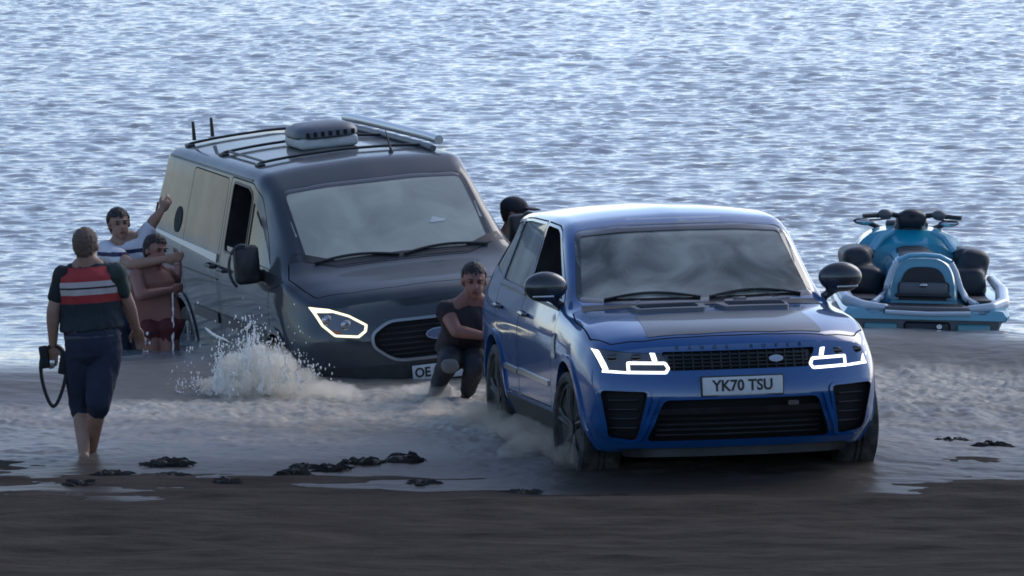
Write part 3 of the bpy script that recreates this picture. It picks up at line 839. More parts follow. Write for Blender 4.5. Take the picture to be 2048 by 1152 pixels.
# ------------------------------------------------------------------ the grey van
def build_van():
    L = 4.92
    keys = [(0.00, .26, .74, .40, .84, .72, .885, .955, .80, 1.00, .60, 1.02),
            (0.03, .23, .78, .39, .875, .73, .915, .98, .83, 1.03, .62, 1.055),
            (0.12, .22, .82, .38, .92, .76, .945, 1.02, .87, 1.07, .66, 1.095),
            (0.45, .22, .86, .38, .965, .84, .98, 1.09, .92, 1.13, .74, 1.155),
            (0.78, .22, .86, .38, .97, .92, .99, 1.15, .945, 1.195, .80, 1.215),
            (0.86, .22, .86, .38, .97, .95, .99, 1.16, .945, 1.23, .80, 1.26),
            (1.24, .22, .86, .38, .97, 1.0, .99, 1.18, .945, 1.515, .785, 1.55),
            (1.64, .22, .86, .38, .97, 1.02, .99, 1.20, .945, 1.78, .765, 1.815),
            (1.86, .22, .86, .38, .97, 1.03, .99, 1.21, .945, 1.85, .785, 1.90),
            (2.40, .22, .86, .38, .97, 1.04, .99, 1.23, .945, 1.86, .79, 1.912),
            (3.60, .22, .86, .38, .97, 1.05, .99, 1.26, .945, 1.855, .785, 1.91),
            (4.75, .24, .86, .40, .965, 1.06, .985, 1.28, .94, 1.84, .78, 1.895),
            (4.88, .26, .84, .42, .95, 1.06, .97, 1.28, .925, 1.83, .765, 1.885),
            (4.92, .28, .82, .44, .93, 1.06, .95, 1.28, .905, 1.82, .75, 1.87)]
    def front(x, z):
        return .30 * np.minimum(np.abs(x) / .94, 1.05) ** 2.4 + .07 * sstep(.70, 1.04, z) + .10 * sstep(.42, .24, z)
    def rear(x, z):
        return .04 * np.minimum(np.abs(x) / .9, 1.05) ** 4 + .10 * sstep(1.2, 1.85, z)
    shell = vehicle_shell(keys, L, [.06, .10, .10, .04, .085, .2], front, rear, nt=90, fade_r=.4)
    b = bpy.data.objects.new('body', shell); COL.objects.link(b); shell.materials.append(M['van'])
    bvh = BVHTree.FromObject(b, bpy.context.evaluated_depsgraph_get())
    root = empty('van')
    tag(root, 'grey panel van tilted in the surf with a roof vent and wet windscreen', 'van')
    D = M['dark']
    scr = rounded([(-.735, 1.255), (-.715, 1.745), (-.35, 1.77), (.35, 1.77), (.715, 1.745), (.735, 1.255), (.4, 1.225), (-.4, 1.225)], .07)
    dwin = rounded([(1.93, 1.235), (1.93, 1.69), (2.05, 1.735), (2.50, 1.745), (2.52, 1.24)], .05)
    qwin = rounded([(1.19, 1.205), (1.80, 1.62), (1.88, 1.65), (1.88, 1.225)], .03)
    door = rounded([(1.16, .46), (1.10, 1.12), (1.72, 1.70), (1.95, 1.785), (2.60, 1.79), (2.62, 1.1), (2.60, .46)], .05)
    sld = rounded([(2.66, .42), (2.68, 1.1), (2.66, 1.77), (3.78, 1.775), (3.80, 1.1), (3.78, .95), (3.62, .42)], .06)
    bwin = rounded([(-.66, 1.25), (-.58, 1.68), (-.06, 1.69), (-.06, 1.25)], .05)
    boolean(b, prism([(1.32, .60), (1.14, 1.10), (1.30, 1.24), (1.70, 1.60), (2.0, 1.74), (4.7, 1.76), (4.7, .60)], 'x', -.62, .62), mat=M['cabin'])
    for y in (1.0, 3.93): boolean(b, prism(circle(y, .35, .40), 'x', -1.4, -.60), mat=D); boolean(b, prism(circle(y, .35, .40), 'x', .60, 1.4), mat=D)
    lamp = rounded([(-.87, 1.00), (-.75, .985), (-.62, .935), (-.50, .855), (-.515, .80), (-.575, .757), (-.74, .775), (-.82, .86)], .012)
    for q in (lamp, mir(lamp)): boolean(b, conform(q, 'front', bvh, .10, .035), mat=D)
    ring = rounded([(-.36, .865), (.36, .865), (.485, .78), (.485, .69), (.34, .575), (-.34, .575), (-.485, .69), (-.485, .78)], .08)
    boolean(b, conform(offs(ring, .012), 'front', bvh, .06, .05), mat=D)
    low = rounded([(-.50, .40), (.50, .40), (.56, .28), (-.56, .28)], .03)
    boolean(b, conform(low, 'front', bvh, .06, .06), mat=D)
    boolean(b, conform(scr, 'front', bvh, .06, .42, .08), mat=M['black'])
    for s in ('left', 'right'):
        for q in (dwin, qwin): boolean(b, conform(q, s, bvh, .05, .36, .1), mat=M['black'])
    def panel(name, poly, axis, depth, cell=.08, gap=.009):
        o = bpy.data.objects.new(name, b.data.copy()); COL.objects.link(o)
        boolean(o, conform(offs(poly, gap), axis, bvh, .06, depth, cell), 'INTERSECT', D)
        boolean(b, conform(poly, axis, bvh, .065, depth, cell), 'DIFFERENCE', D)
        return o
    doors = []
    for s in ('left', 'right'):
        doors += [(s, panel('door', door, s, .05), 0), (s, panel('side_panel', sld, s, .03), 1)]
    hood = rounded([(-.80, .40), (-.55, .26), (-.25, .20), (.25, .20), (.55, .26), (.80, .40), (.90, .78), (.84, .98), (.5, .80), (-.5, .80), (-.84, .98), (-.90, .78)], .03)
    bonnet = panel('bonnet', hood, 'top', .035)
    b.parent = root; shade(b.data, 32); bonnet.parent = root; shade(bonnet.data, 32)
    for s, d, k in doors:
        d.parent = root; shade(d.data, 32); sx = -1 if s == 'left' else 1
        y0 = 2.42 if k == 0 else 2.80
        h = bvh.ray_cast(Vector((3 * sx, y0, 1.10)), Vector((-sx, 0, 0)))[0]
        bm = bmesh.new(); tube_bm(bm, [(h.x, y0 - .1, 1.10), (h.x + sx * .035, y0 - .08, 1.10), (h.x + sx * .035, y0 + .08, 1.10), (h.x, y0 + .1, 1.10)], .016, 8)
        link('handle', bm_mesh(bm), M['black'], d)
        ya, yb = (1.20, 2.58) if k == 0 else (2.70, 3.46)
        link('rub_strip', conform([(ya, .66), (yb, .66), (yb, .74), (ya, .74)], s, bvh, .014, .01, .15), M['black'], d)
        if k == 0:
            link('quarter_glass', conform(offs(qwin, .002), s, bvh, -.008, .012, .12), M['glass_side'], d)
            link('window_pane', conform([(1.95, 1.23), (2.50, 1.235), (2.50, 1.275), (1.95, 1.27)], s, bvh, -.008, .012, .2), M['glass_side'], d)
            link('window_frame', frame_slab(offs(dwin, -.018), .018, s, bvh, .004, .01, .15), M['black'], d)
    for s in ('left', 'right'):
        # gutter along the roof edge and a black strip drawing the dark line of the waist crease
        sx = -1 if s == 'left' else 1
        for nm, z0, z1, ya, yb, m_ in (('gutter_seal', 1.792, 1.806, 2.0, 4.80, M['black']), ('waist_crease_line', 1.00, 1.012, 2.64, 4.80, M['black'])):
            link(nm, conform([(ya, z0), (yb, z0), (yb, z1), (ya, z1)], s, bvh, .006, .006, .15), m_, root)
        pin = [(1.0 + .398 * cos(a), .35 + .398 * sin(a)) for a in np.linspace(-.2, pi + .2, 28)]; pout = [(1.0 + .45 * cos(a), .35 + .45 * sin(a)) for a in np.linspace(-.2, pi + .2, 28)]
        for dy in (0, 2.93): link('arch_trim', conform([(a + dy, c) for a, c in pout + pin[::-1]], s, bvh, .012, .03, .2), M['van'], root)
        link('tail_lamp', conform([(4.78, .95), (4.90, .95), (4.90, 1.42), (4.80, 1.42)], s, bvh, .012, .02, .06), M['red_lamp'], root)
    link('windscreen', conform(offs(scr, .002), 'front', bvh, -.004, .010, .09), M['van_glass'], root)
    link('windscreen_border', frame_slab(scr, .03, 'front', bvh, -.001, .003, .2), M['gloss_black'], root)
    link('rear_window', conform(bwin, 'back', bvh, .004, .004, .1), M['gloss_black'], root); link('rear_window', conform(mir(bwin), 'back', bvh, .004, .004, .1), M['gloss_black'], root)
    link('cowl', conform([(-.84, .96), (-.5, .815), (.5, .815), (.84, .96), (.80, 1.02), (.5, .875), (-.5, .875), (-.80, 1.02)], 'top', bvh, .004, .02, .1), M['black'], root)
    for x0, x1 in ((-.66, -.02), (.02, .68)):
        pts = []
        for t in np.linspace(0, 1, 10):
            h = bvh.ray_cast(Vector((x0 + (x1 - x0) * t, -3, 1.25 + .03 * sin(pi * t))), Vector((0, 1, 0)))[0]; pts.append(h + Vector((0, -.014, .006)))
        bm = bmesh.new(); tube_bm(bm, pts, .011, 6); link('wiper', bm_mesh(bm), M['black'], root)
    ov_ = [(4.02 + .11 * cos(a), 1.35 + .10 * sin(a)) for a in np.linspace(0, 2 * pi, 28, endpoint=False)]
    link('side_oval', conform(ov_, 'left', bvh, .006, .01, .1), M['dark'], root)  # dark oval patch on the left flank
    # grille with chrome ring and bars, oval badge
    rg_ = link('grille_ring', frame_slab(offs(ring, -.012), .020, 'front', bvh, .016, .02, .05), M['ring'], root)
    gr = link('grille', conform(offs(ring, .014), 'front', bvh, -.042, .05, .08), M['dark'], root)
    def front_bar(name, x0, x1, z, r, dep, m_, par):
        pts = [bvh.ray_cast(Vector((xx, -3, z)), Vector((0, 1, 0)))[0] + Vector((0, dep, 0)) for xx in np.linspace(x0, x1, 12)]
        bm = bmesh.new(); tube_bm(bm, pts, r, 8); return link(name, bm_mesh(bm), m_, par)
    for z, xe in ((.81, .38), (.77, .42), (.73, .43), (.69, .42), (.65, .38), (.615, .34)): front_bar('grille_bar', -xe, xe, z, .006, .028, M['black'], gr)
    ov = [(.095 * cos(a), .745 + .042 * sin(a)) for a in np.linspace(0, 2 * pi, 28, endpoint=False)]
    bd = link('badge', conform(ov, 'front', bvh, .006, .03, .1), M['chrome'], root); link('badge_face', conform(offs(ov, .008), 'front', bvh, .009, 0, .1), M['badge_blue'], bd)
    li = link('lower_grille', conform(offs(low, .005), 'front', bvh, -.04, .055, .1), M['dark'], root)
    for z in (.31, .34, .37): front_bar('grille_bar', -.5, .5, z, .007, .03, M['black'], li)
    link('bumper_skirt', conform(rounded([(-.86, .56), (-.48, .545), (.48, .545), (.86, .56), (.84, .40), (-.84, .40)], .03), 'front', bvh, .016, .02, .08), M['black'], root)
    for s in (1, -1):
        f = (lambda q: q) if s == 1 else mir
        hl = link('headlight', conform(offs(f(lamp), .003), 'front', bvh, -.004, .03, .05), M['lens'], root)
        link('headlight_strip', frame_slab(offs(f(lamp), .004), .017, 'front', bvh, .004, .006, .05), M['van_drl'], hl)
        link('headlight_strip', conform(f([(-.862, .992), (-.75, .98), (-.68, .953), (-.835, .957)][::-1]), 'front', bvh, .005, .004, .05), M['van_drl'], hl)
        for cx, cz in ((-.77, .90), (-.65, .86)):
            bm = bmesh.new(); h = bvh.ray_cast(Vector((s * cx, -3, cz)), Vector((0, 1, 0)))[0]
            ell_bm(bm, h + Vector((0, .002, 0)), (Vector((1, 0, 0)), Vector((0, 1, 0)), Vector((0, 0, 1))), (.042, .014, .038)); link('lamp_bulb', bm_mesh(bm), M['lamp_chrome'], hl)
        link('indicator', conform(f([(-.79, .835), (-.69, .815), (-.69, .797), (-.77, .805)]), 'front', bvh, .001, .004, .06), M['orange'], hl)
    h = bvh.ray_cast(Vector((0, -3, .47)), Vector((0, 1, 0)))[0]
    number_plate(root, .03, h.y - .035, .47, .52, .115, 'OE', tilt=0)[1].location.x = -.185
    # mirrors: tall grey-black housings on an arm
    for sx in (-1, 1):
        bm = bmesh.new()
        ell_bm(bm, (sx * 1.075, 1.30, 1.25), (Vector((1, 0, 0)), Vector((0, 1, 0)), Vector((0, 0, 1))), (.10, .07, .15), 20, 14)
        box_bm(bm, (sx * 1.075, 1.31, 1.25), (.19, .12, .29), bevel=.035)
        tube_bm(bm, [(sx * .93, 1.34, 1.16), (sx * 1.05, 1.31, 1.14)], [.045, .04], 10)
        mr = link('mirror', remesh(bm, .012, 5), M['black'], root)
        bm = bmesh.new(); pts = [(sx * (1.12 + .104 * sin(a)), 1.262, 1.24 + .165 * cos(a)) for a in np.linspace(-.3, 2.6, 14)]
        tube_bm(bm, pts, .012, 8); link('mirror_trim', bm_mesh(bm), M['van'], mr)
        bm = bmesh.new(); box_bm(bm, (sx * 1.075, 1.372, 1.25), (.15, .008, .22), bevel=.003); link('mirror_glass', bm_mesh(bm), M['chrome'], mr)
    for s in ('left', 'right'):
        link('corner_trim', conform(rounded([(1.15, 1.19), (.93, 1.185), (.86, 1.12), (1.12, 1.07), (1.30, 1.19)], .02), s, bvh, .008, .01, .1), M['black'], root)
    for sx in (-1, 1):
        for y in (1.0, 3.93): make_wheel(root, (sx * .85, y, .34), sx, .335, .22, .21, M['van_rim'], 5)
    # cab: seats, dashboard, steering wheel
    bm = bmesh.new(); box_bm(bm, (0, 1.46, 1.02), (1.2, .44, .2), bevel=.06); link('dashboard', bm_mesh(bm), M['cabin'], root)
    for sx, wd in ((-.38, .5), (.30, .85)):
        st = bmesh.new(); box_bm(st, (sx, 2.25, .80), (wd, .5, .18), bevel=.05); box_bm(st, (sx, 2.50, 1.12), (wd, .16, .64), Euler((-.15, 0, 0)), .05); box_bm(st, (sx, 2.55, 1.53), (.26, .1, .17), bevel=.04)
        link('seat', bm_mesh(st), M['seat'], root)
    bm = bmesh.new(); tube_bm(bm, [(-.38 + .19 * cos(a), 1.80 - .10 * sin(a), 1.16 + .15 * sin(a)) for a in np.linspace(0, 2 * pi, 25)], .017, 8); tube_bm(bm, [(-.57, 1.80, 1.16), (-.19, 1.80, 1.16)], .022, 8); tube_bm(bm, [(-.38, 1.80, 1.16), (-.38, 1.6, 1.06)], .03, 8)
    link('steering_wheel', bm_mesh(bm), M['black'], root)
    bm = bmesh.new(); box_bm(bm, (0, 2.78, 1.2), (1.5, .02, 1.0)); link('bulkhead', bm_mesh(bm), M['cabin'], root)
    link('added_paper_slab', conform([(.30, 1.435), (.345, 1.475), (.40, 1.455), (.445, 1.45), (.42, 1.435)], 'front', bvh, .003, .002, .1), M['white_plastic'], root)  # the dashboard paper, added as a white slab on the glass
    link('waist_highlight', conform([(2.68, 1.135), (4.86, 1.215), (4.86, 1.235), (2.68, 1.195)], 'left', bvh, .012, .01, .15), mat('pale_highlight', (.42, .44, .45), .35, 0, .5), root)  # pale strip painted in for the sky highlight on the shoulder
    # roof: three bars on feet, a rear upright pair, a tube carrier along the left side, antenna, the vent
    def roof(x, y): return bvh.ray_cast(Vector((x, y, 4)), Vector((0, 0, -1)))[0]
    for y in (2.30, 3.42, 4.52):
        bm = bmesh.new(); pts = [roof(x, y) + Vector((0, 0, .022)) for x in np.linspace(-.66, .66, 12)]; tube_bm(bm, pts, .011, 8)
        rb = link('roof_bar', bm_mesh(bm), M['black'], root)
        for sx in (-1, 1):
            bm = bmesh.new(); p = roof(sx * .66, y); tube_bm(bm, [p + Vector((0, 0, -.01)), p + Vector((0, 0, .026))], [.026, .016], 8); box_bm(bm, p + Vector((0, 0, .008)), (.06, .12, .02), bevel=.005)
            link('bar_foot', bm_mesh(bm), M['black'], rb)
    bm = bmesh.new(); pts = [roof(-.62, y) + Vector((0, 0, .022)) for y in np.linspace(2.30, 3.46, 12)]; tube_bm(bm, pts, .010, 8); link('roof_rail', bm_mesh(bm), M['black'], root)
    for x in (-.62, -.47):
        bm = bmesh.new(); p = roof(x, 4.52); tube_bm(bm, [p + Vector((0, 0, .04)), p + Vector((0, 0, .19))], [.017, .012], 8); link('bar_stop', bm_mesh(bm), M['black'], root)
    bm = bmesh.new(); pts = [roof(.66, y) + Vector((.02, 0, .085)) for y in np.linspace(2.0, 4.72, 20)]; tube_bm(bm, pts, .036, 12)
    tc = link('tube_carrier', bm_mesh(bm), M['alu'], root)
    bm = bmesh.new(); pts = [roof(.63, y) + Vector((0, 0, .022)) for y in np.linspace(2.0, 4.72, 20)]; tube_bm(bm, pts, .026, 8); link('carrier_rail', bm_mesh(bm), M['grey_plastic'], tc)
    bm = bmesh.new(); p = roof(.30, 2.02); tube_bm(bm, [p, p + Vector((0, .0, .03)), p + Vector((0, .10, .16))], [.022, .010, .004], 8); link('aerial', bm_mesh(bm), M['black'], root)
    c = roof(0.02, 3.0)
    bm = bmesh.new(); box_bm(bm, c + Vector((0, 0, .04)), (.46, .52, .09), bevel=.03); vb = link('roof_vent', bm_mesh(bm), M['white_plastic'], root)
    bm = bmesh.new()
    prof = [(.27, .075), (.285, .09), (.283, .12), (.262, .15), (.21, .170), (.12, .180), (.0, .182)]
    n = 40; rings = []
    for r_, z_ in prof:
        rg = []
        for k in range(n):
            a = 2 * pi * k / n; e = .55
            sx_, sy_ = abs(cos(a)) ** e * math.copysign(1, cos(a)), abs(sin(a)) ** e * math.copysign(1, sin(a))
            rg.append(bm.verts.new(c + Vector((sx_ * r_ * .90, sy_ * r_ * 1.02, z_))))
        rings.append(rg)
    for a_, b_ in zip(rings, rings[1:]):
        for k in range(n): bm.faces.new((a_[k], a_[(k + 1) % n], b_[(k + 1) % n], b_[k]))
    bm.faces.new(rings[0][::-1]); bmesh.ops.remove_doubles(bm, verts=bm.verts, dist=1e-4)
    cv = link('vent_cover', bm_mesh(bm), M['grey_plastic'], vb)
    for k in range(7):
        bm = bmesh.new(); x = -.18 + .06 * k; box_bm(bm, c + Vector((x, -.290, .112)), (.028, .012, .038), bevel=.003); link('louvre', bm_mesh(bm), M['dark'], vb)
    root.location = VAN_POS; root.rotation_euler = VAN_ROT
    return root

VAN_POS = (-.479, 50.279, -.394); VAN_ROT = (R(.5), R(-5.0), R(16.5))
van = build_van()

# ------------------------------------------------------------------ the jet ski, seen from its stern
def build_ski():
    root = empty('jet_ski')
    tag(root, 'turquoise and black jet ski afloat with its stern to the beach', 'jet ski')
    wh = mat('ski_white', (.50, .56, .62), .3, 0, .5, var=.1); tq = mat('ski_turquoise', (.010, .33, .48), .28, 0, .8); lb = mat('ski_pale_blue', (.14, .42, .56), .3, 0, .8)
    dk = mat('ski_black', (.014, .017, .024), .5); gy = mat('ski_grey', (.10, .105, .115), .5, var=.2); hul = mat('ski_hull', (.035, .055, .07), .35, 0, .5, var=.3); teal = mat('ski_hull_teal', (.05, .22, .25), .35, 0, .4)
    def loft(name, secs, m, parent=root, close=True, ang=40):
        """secs: list of (y, [(x,z)...]) half outlines from keel to top, mirrored."""
        bm = bmesh.new(); rings = []
        for y, pts in secs:
            full = [(x, z) for x, z in pts] + [(-x, z) for x, z in pts[::-1] if x > 1e-4]
            rings.append([bm.verts.new((x, y, z)) for x, z in full])
        for a, b in zip(rings, rings[1:]):
            n = len(a)
            for k in range(n): bm.faces.new((a[k], a[(k + 1) % n], b[(k + 1) % n], b[k]))
        bm.faces.new(rings[0]); bm.faces.new(rings[-1][::-1])
        return link(name, bm_mesh(bm), m, parent, angle=ang)
    # hull: stern at y=0, bow at y=3.2
    hs = []
    for y, wd, zk, zt in ((0, .56, -.16, .20), (.03, .585, -.18, .22), (.8, .61, -.20, .24), (1.8, .60, -.18, .30), (2.5, .46, -.10, .40), (3.0, .22, .08, .50), (3.2, .05, .30, .54)):
        hs.append((y, [(0, zk), (wd * .62, zk + .10), (wd * .90, zk + .17), (wd, zt - .06), (wd * .99, zt), (wd * .9, zt + .01)]))
    hull = loft('hull', hs, hul, ang=30)
    # stern plates on the transom, the dark jet tunnel and its nozzle
    for sx in (-1, 1):
        bm = bmesh.new(); box_bm(bm, (sx * .36, -.012, .06), (.26, .03, .17), bevel=.02); link('stern_panel', bm_mesh(bm), teal, hull)
    bm = bmesh.new(); box_bm(bm, (0, -.008, .03), (.36, .03, .26), bevel=.03); link('jet_tunnel', bm_mesh(bm), dk, hull)
    bm = bmesh.new(); tube_bm(bm, [(0, .05, 0), (0, -.10, .0)], [.10, .075], 16); link('jet_nozzle', bm_mesh(bm), gy, hull)
    bm = bmesh.new(); tube_bm(bm, [(.09, -.03, .12), (.09, -.06, .12)], .022, 10); link('drain_plug', bm_mesh(bm), M['chrome'], hull)
    # deck: pale gunwales with raised outer corners, stern platform
    ds = []
    for y, wd, z in ((-.03, .60, .24), (.02, .635, .25), (.30, .645, .28), (1.0, .64, .34), (1.8, .60, .40), (2.5, .46, .48), (3.0, .20, .55)):
        ds.append((y, [(0, z - .06), (wd, z - .06), (wd + .01, z - .02), (wd - .02, z + .03), (wd - .11, z + .035), (wd - .16, z - .01), (0, z - .01)]))
    loft('deck', ds, lb, ang=30)
    for sx in (-1, 1):
        bm = bmesh.new()
        tube_bm(bm, [(sx * .30, .02, .285), (sx * .50, .04, .30), (sx * .60, .18, .33), (sx * .635, .6, .42), (sx * .60, 1.1, .50)], [.03, .05, .06, .055, .04], 10)
        link('gunwale', remesh(bm, .015, 5), wh, root)
        bm = bmesh.new(); tube_bm(bm, [(sx * .585, -.02, .20), (sx * .62, .3, .20), (sx * .63, 1.0, .22)], .035, 8); link('bumper_rail', bm_mesh(bm), gy, root)
    bm = bmesh.new(); box_bm(bm, (0, .16, .275), (.66, .36, .05), bevel=.02); pl = link('swim_platform', bm_mesh(bm), gy, root)
    for k in range(5):
        bm = bmesh.new(); box_bm(bm, (0, .04 + .06 * k, .302), (.56, .025, .008)); link('grip_strip', bm_mesh(bm), dk, pl)
    bm = bmesh.new(); tube_bm(bm, [(-.33, -.035, .245), (0, -.045, .235), (.33, -.035, .245)], .022, 8); link('platform_edge', bm_mesh(bm), wh, pl)
    # footwells
    for sx in (-1, 1):
        bm = bmesh.new(); box_bm(bm, (sx * .43, 1.0, .33), (.20, 1.5, .04), bevel=.015); link('footwell', bm_mesh(bm), dk, root)
    # seat pedestal: an arch at the rear, white rim round a dark boot face
    def arch(w0, w1, z0, z1, n=18):
        """half outline of a rounded arch"""
        pts = [(0, z0), (w0, z0)]
        for k in range(n):
            a = pi / 2 * k / (n - 1); pts.append((w1 * cos(a) ** .55 if k < n - 1 else 0, z0 + (z1 - z0) * sin(a) ** .8))
        return [(w0 + (x - w1) * 0 if i == 1 else x, z) for i, (x, z) in enumerate(pts)]
    loft('seat_base', [(.40, arch(.33, .25, .30, .72)), (.46, arch(.35, .275, .30, .75)), (1.2, arch(.30, .24, .32, .74)), (1.7, arch(.30, .24, .34, .82))], lb, ang=30)
    loft('boot_face', [(.375, arch(.27, .185, .33, .64)), (.42, arch(.27, .19, .33, .645))], dk, ang=30)
    bm = bmesh.new(); box_bm(bm, (0, .35, .44), (.40, .05, .14), bevel=.04); bf = link('boot_step', bm_mesh(bm), gy, root)
    bm = bmesh.new(); ell_bm(bm, (-.005, .322, .475), (Vector((1, 0, 0)), Vector((0, 1, 0)), Vector((0, 0, 1))), (.035, .02, .022)); link('latch', bm_mesh(bm), M['chrome'], bf)
    bm = bmesh.new(); box_bm(bm, (0, .36, .375), (.44, .06, .035), bevel=.015); link('step_strip', bm_mesh(bm), dk, bf)
    for sx in (-1, 1):
        bm = bmesh.new(); tube_bm(bm, [(sx * .21, .38, .69), (sx * .25, .37, .60), (sx * .285, .36, .46), (sx * .33, .33, .36), (sx * .40, .2, .31)], [.022, .022, .024, .026, .03], 8); link('seat_edge', bm_mesh(bm), wh, root)
    bm = bmesh.new(); tube_bm(bm, [(-.205, .38, .695), (-.12, .38, .745), (0, .38, .755), (.12, .38, .745), (.205, .38, .695)], .024, 8); link('grab_handle', bm_mesh(bm), lb, root)
    loft('saddle', [(.55, arch(.20, .16, .66, .745)), (.7, arch(.21, .17, .68, .765)), (1.1, arch(.19, .15, .68, .74)), (1.5, arch(.18, .14, .70, .80)), (1.7, arch(.16, .12, .74, .86))], dk, ang=30)
    # front cowl, wide and turquoise, with the dark side lobes
    loft('front_cowl', [(1.35, arch(.40, .36, .50, .80)), (1.5, arch(.50, .47, .48, .92)), (1.8, arch(.50, .46, .46, .94)), (2.3, arch(.40, .34, .44, .80)), (2.8, arch(.24, .20, .44, .62))], tq, ang=30)
    for sx in (-1, 1):
        bm = bmesh.new()
        box_bm(bm, (sx * .455, 1.25, .62), (.235, .62, .31), Euler((0, sx * .18, 0)), .085); box_bm(bm, (sx * .40, 1.35, .70), (.16, .5, .14), Euler((0, sx * .45, 0)), .05)
        box_bm(bm, (sx * .41, 1.2, .46), (.27, .74, .30), Euler((0, -sx * .15, 0)), .08)
        link('side_cowl', remesh(bm, .018, 4), dk, root)
        bm = bmesh.new(); tube_bm(bm, [(sx * .33, 1.3, .73), (sx * .25, 1.35, .86), (sx * .16, 1.4, .915)], [.035, .04, .03], 8); link('cowl_trim', bm_mesh(bm), lb, root)
    # steering: column, pod, bars, grips, mirrors
    bm = bmesh.new(); tube_bm(bm, [(0, 1.75, .85), (0, 1.55, .99)], [.15, .11], 12); box_bm(bm, (0, 1.52, 1.02), (.24, .18, .14), bevel=.05); ell_bm(bm, (0, 1.5, 1.07), (Vector((1, 0, 0)), Vector((0, 1, 0)), Vector((0, 0, 1))), (.09, .08, .05))
    sp = link('steering_pod', remesh(bm, .012, 3), dk, root)
    for sx in (-1, 1):
        bm = bmesh.new(); tube_bm(bm, [(sx * .05, 1.52, 1.04), (sx * .20, 1.50, 1.07), (sx * .28, 1.46, 1.05)], .025, 8); hb = link('handlebar', bm_mesh(bm), dk, root)
        bm = bmesh.new(); tube_bm(bm, [(sx * .25, 1.47, 1.055), (sx * .39, 1.42, 1.045)], [.024, .022], 10); link('grip', bm_mesh(bm), M['black'], hb)
        bm = bmesh.new(); ell_bm(bm, (sx * .215, 1.46, 1.065), (Vector((1, 0, 0)), Vector((0, 1, 0)), Vector((0, 0, 1))), (.06, .05, .05)); link('switch_pod', bm_mesh(bm), gy, hb)
        bm = bmesh.new(); tube_bm(bm, [(sx * .18, 1.36, 1.035), (sx * .27, 1.33, 1.02), (sx * .35, 1.34, 1.015)], .009, 6); link('lever', bm_mesh(bm), M['black'], hb)
        bm = bmesh.new(); ell_bm(bm, (sx * .34, 1.95, .96), (Vector((1, 0, .08 * sx)), Vector((0, 1, 0)), Vector((0, 0, 1))), (.085, .05, .035)); tube_bm(bm, [(sx * .18, 1.9, .89), (sx * .30, 1.94, .95)], .025, 8)
        mr = link('mirror', bm_mesh(bm), dk, root)
        bm = bmesh.new(); ell_bm(bm, (sx * .34, 1.905, .96), (Vector((1, 0, .08 * sx)), Vector((0, 1, 0)), Vector((0, 0, 1))), (.068, .012, .024)); link('mirror_glass', bm_mesh(bm), M['chrome'], mr)
    bm = bmesh.new(); box_bm(bm, (0, 1.88, .95), (.34, .06, .07), Euler((.5, 0, 0)), .02); link('dash_visor', bm_mesh(bm), gy, root)
    p = P(1853, 676, 52.9)
    root.scale = (1, 1, .83); root.location = (p.x, 52.9, .05); root.rotation_euler = (R(-1.5), R(1.5), R(2.0))
    return root
ski = build_ski()

# ------------------------------------------------------------------ people
SKIN = mat('skin', (.30, .165, .115), .55, var=.12, vscale=9)
SKIN_RED = mat('skin_reddened', (.26, .115, .085), .55, var=.15, vscale=9)
HAIR = mat('dark_hair', (.010, .008, .008), .6, bump=.4, bscale=120)
HAIR_SHORT = mat('cropped_hair', (.12, .078, .057), .75, bump=.4, bscale=150)
EYE = mat('eye_dark', (.01, .008, .007), .3)
LIP = mat('lips', (.16, .05, .045), .5)

def band_mat(name, base, bands, rough=.8):
    """Printed cloth: bands = [(s0, s1, colour)] along the mesh attribute 'down' (0 at the neck, 1 at the hips)."""
    m = bpy.data.materials.new(name); m.use_nodes = True
    N, L = m.node_tree.nodes, m.node_tree.links; b = N['Principled BSDF']; b.inputs['Roughness'].default_value = rough
    a = N.new('ShaderNodeAttribute'); a.attribute_name = 'down'
    cr = N.new('ShaderNodeValToRGB'); cr.color_ramp.interpolation = 'CONSTANT'
    e = cr.color_ramp.elements; e[0].position = 0; e[0].color = (*base, 1); e.remove(e[1])
    for s0, s1, c in bands:
        q = e.new(s0); q.color = (*c, 1); q = e.new(s1); q.color = (*base, 1)
    L.new(a.outputs['Fac'], cr.inputs[0]); L.new(cr.outputs[0], b.inputs['Base Color'])
    return m

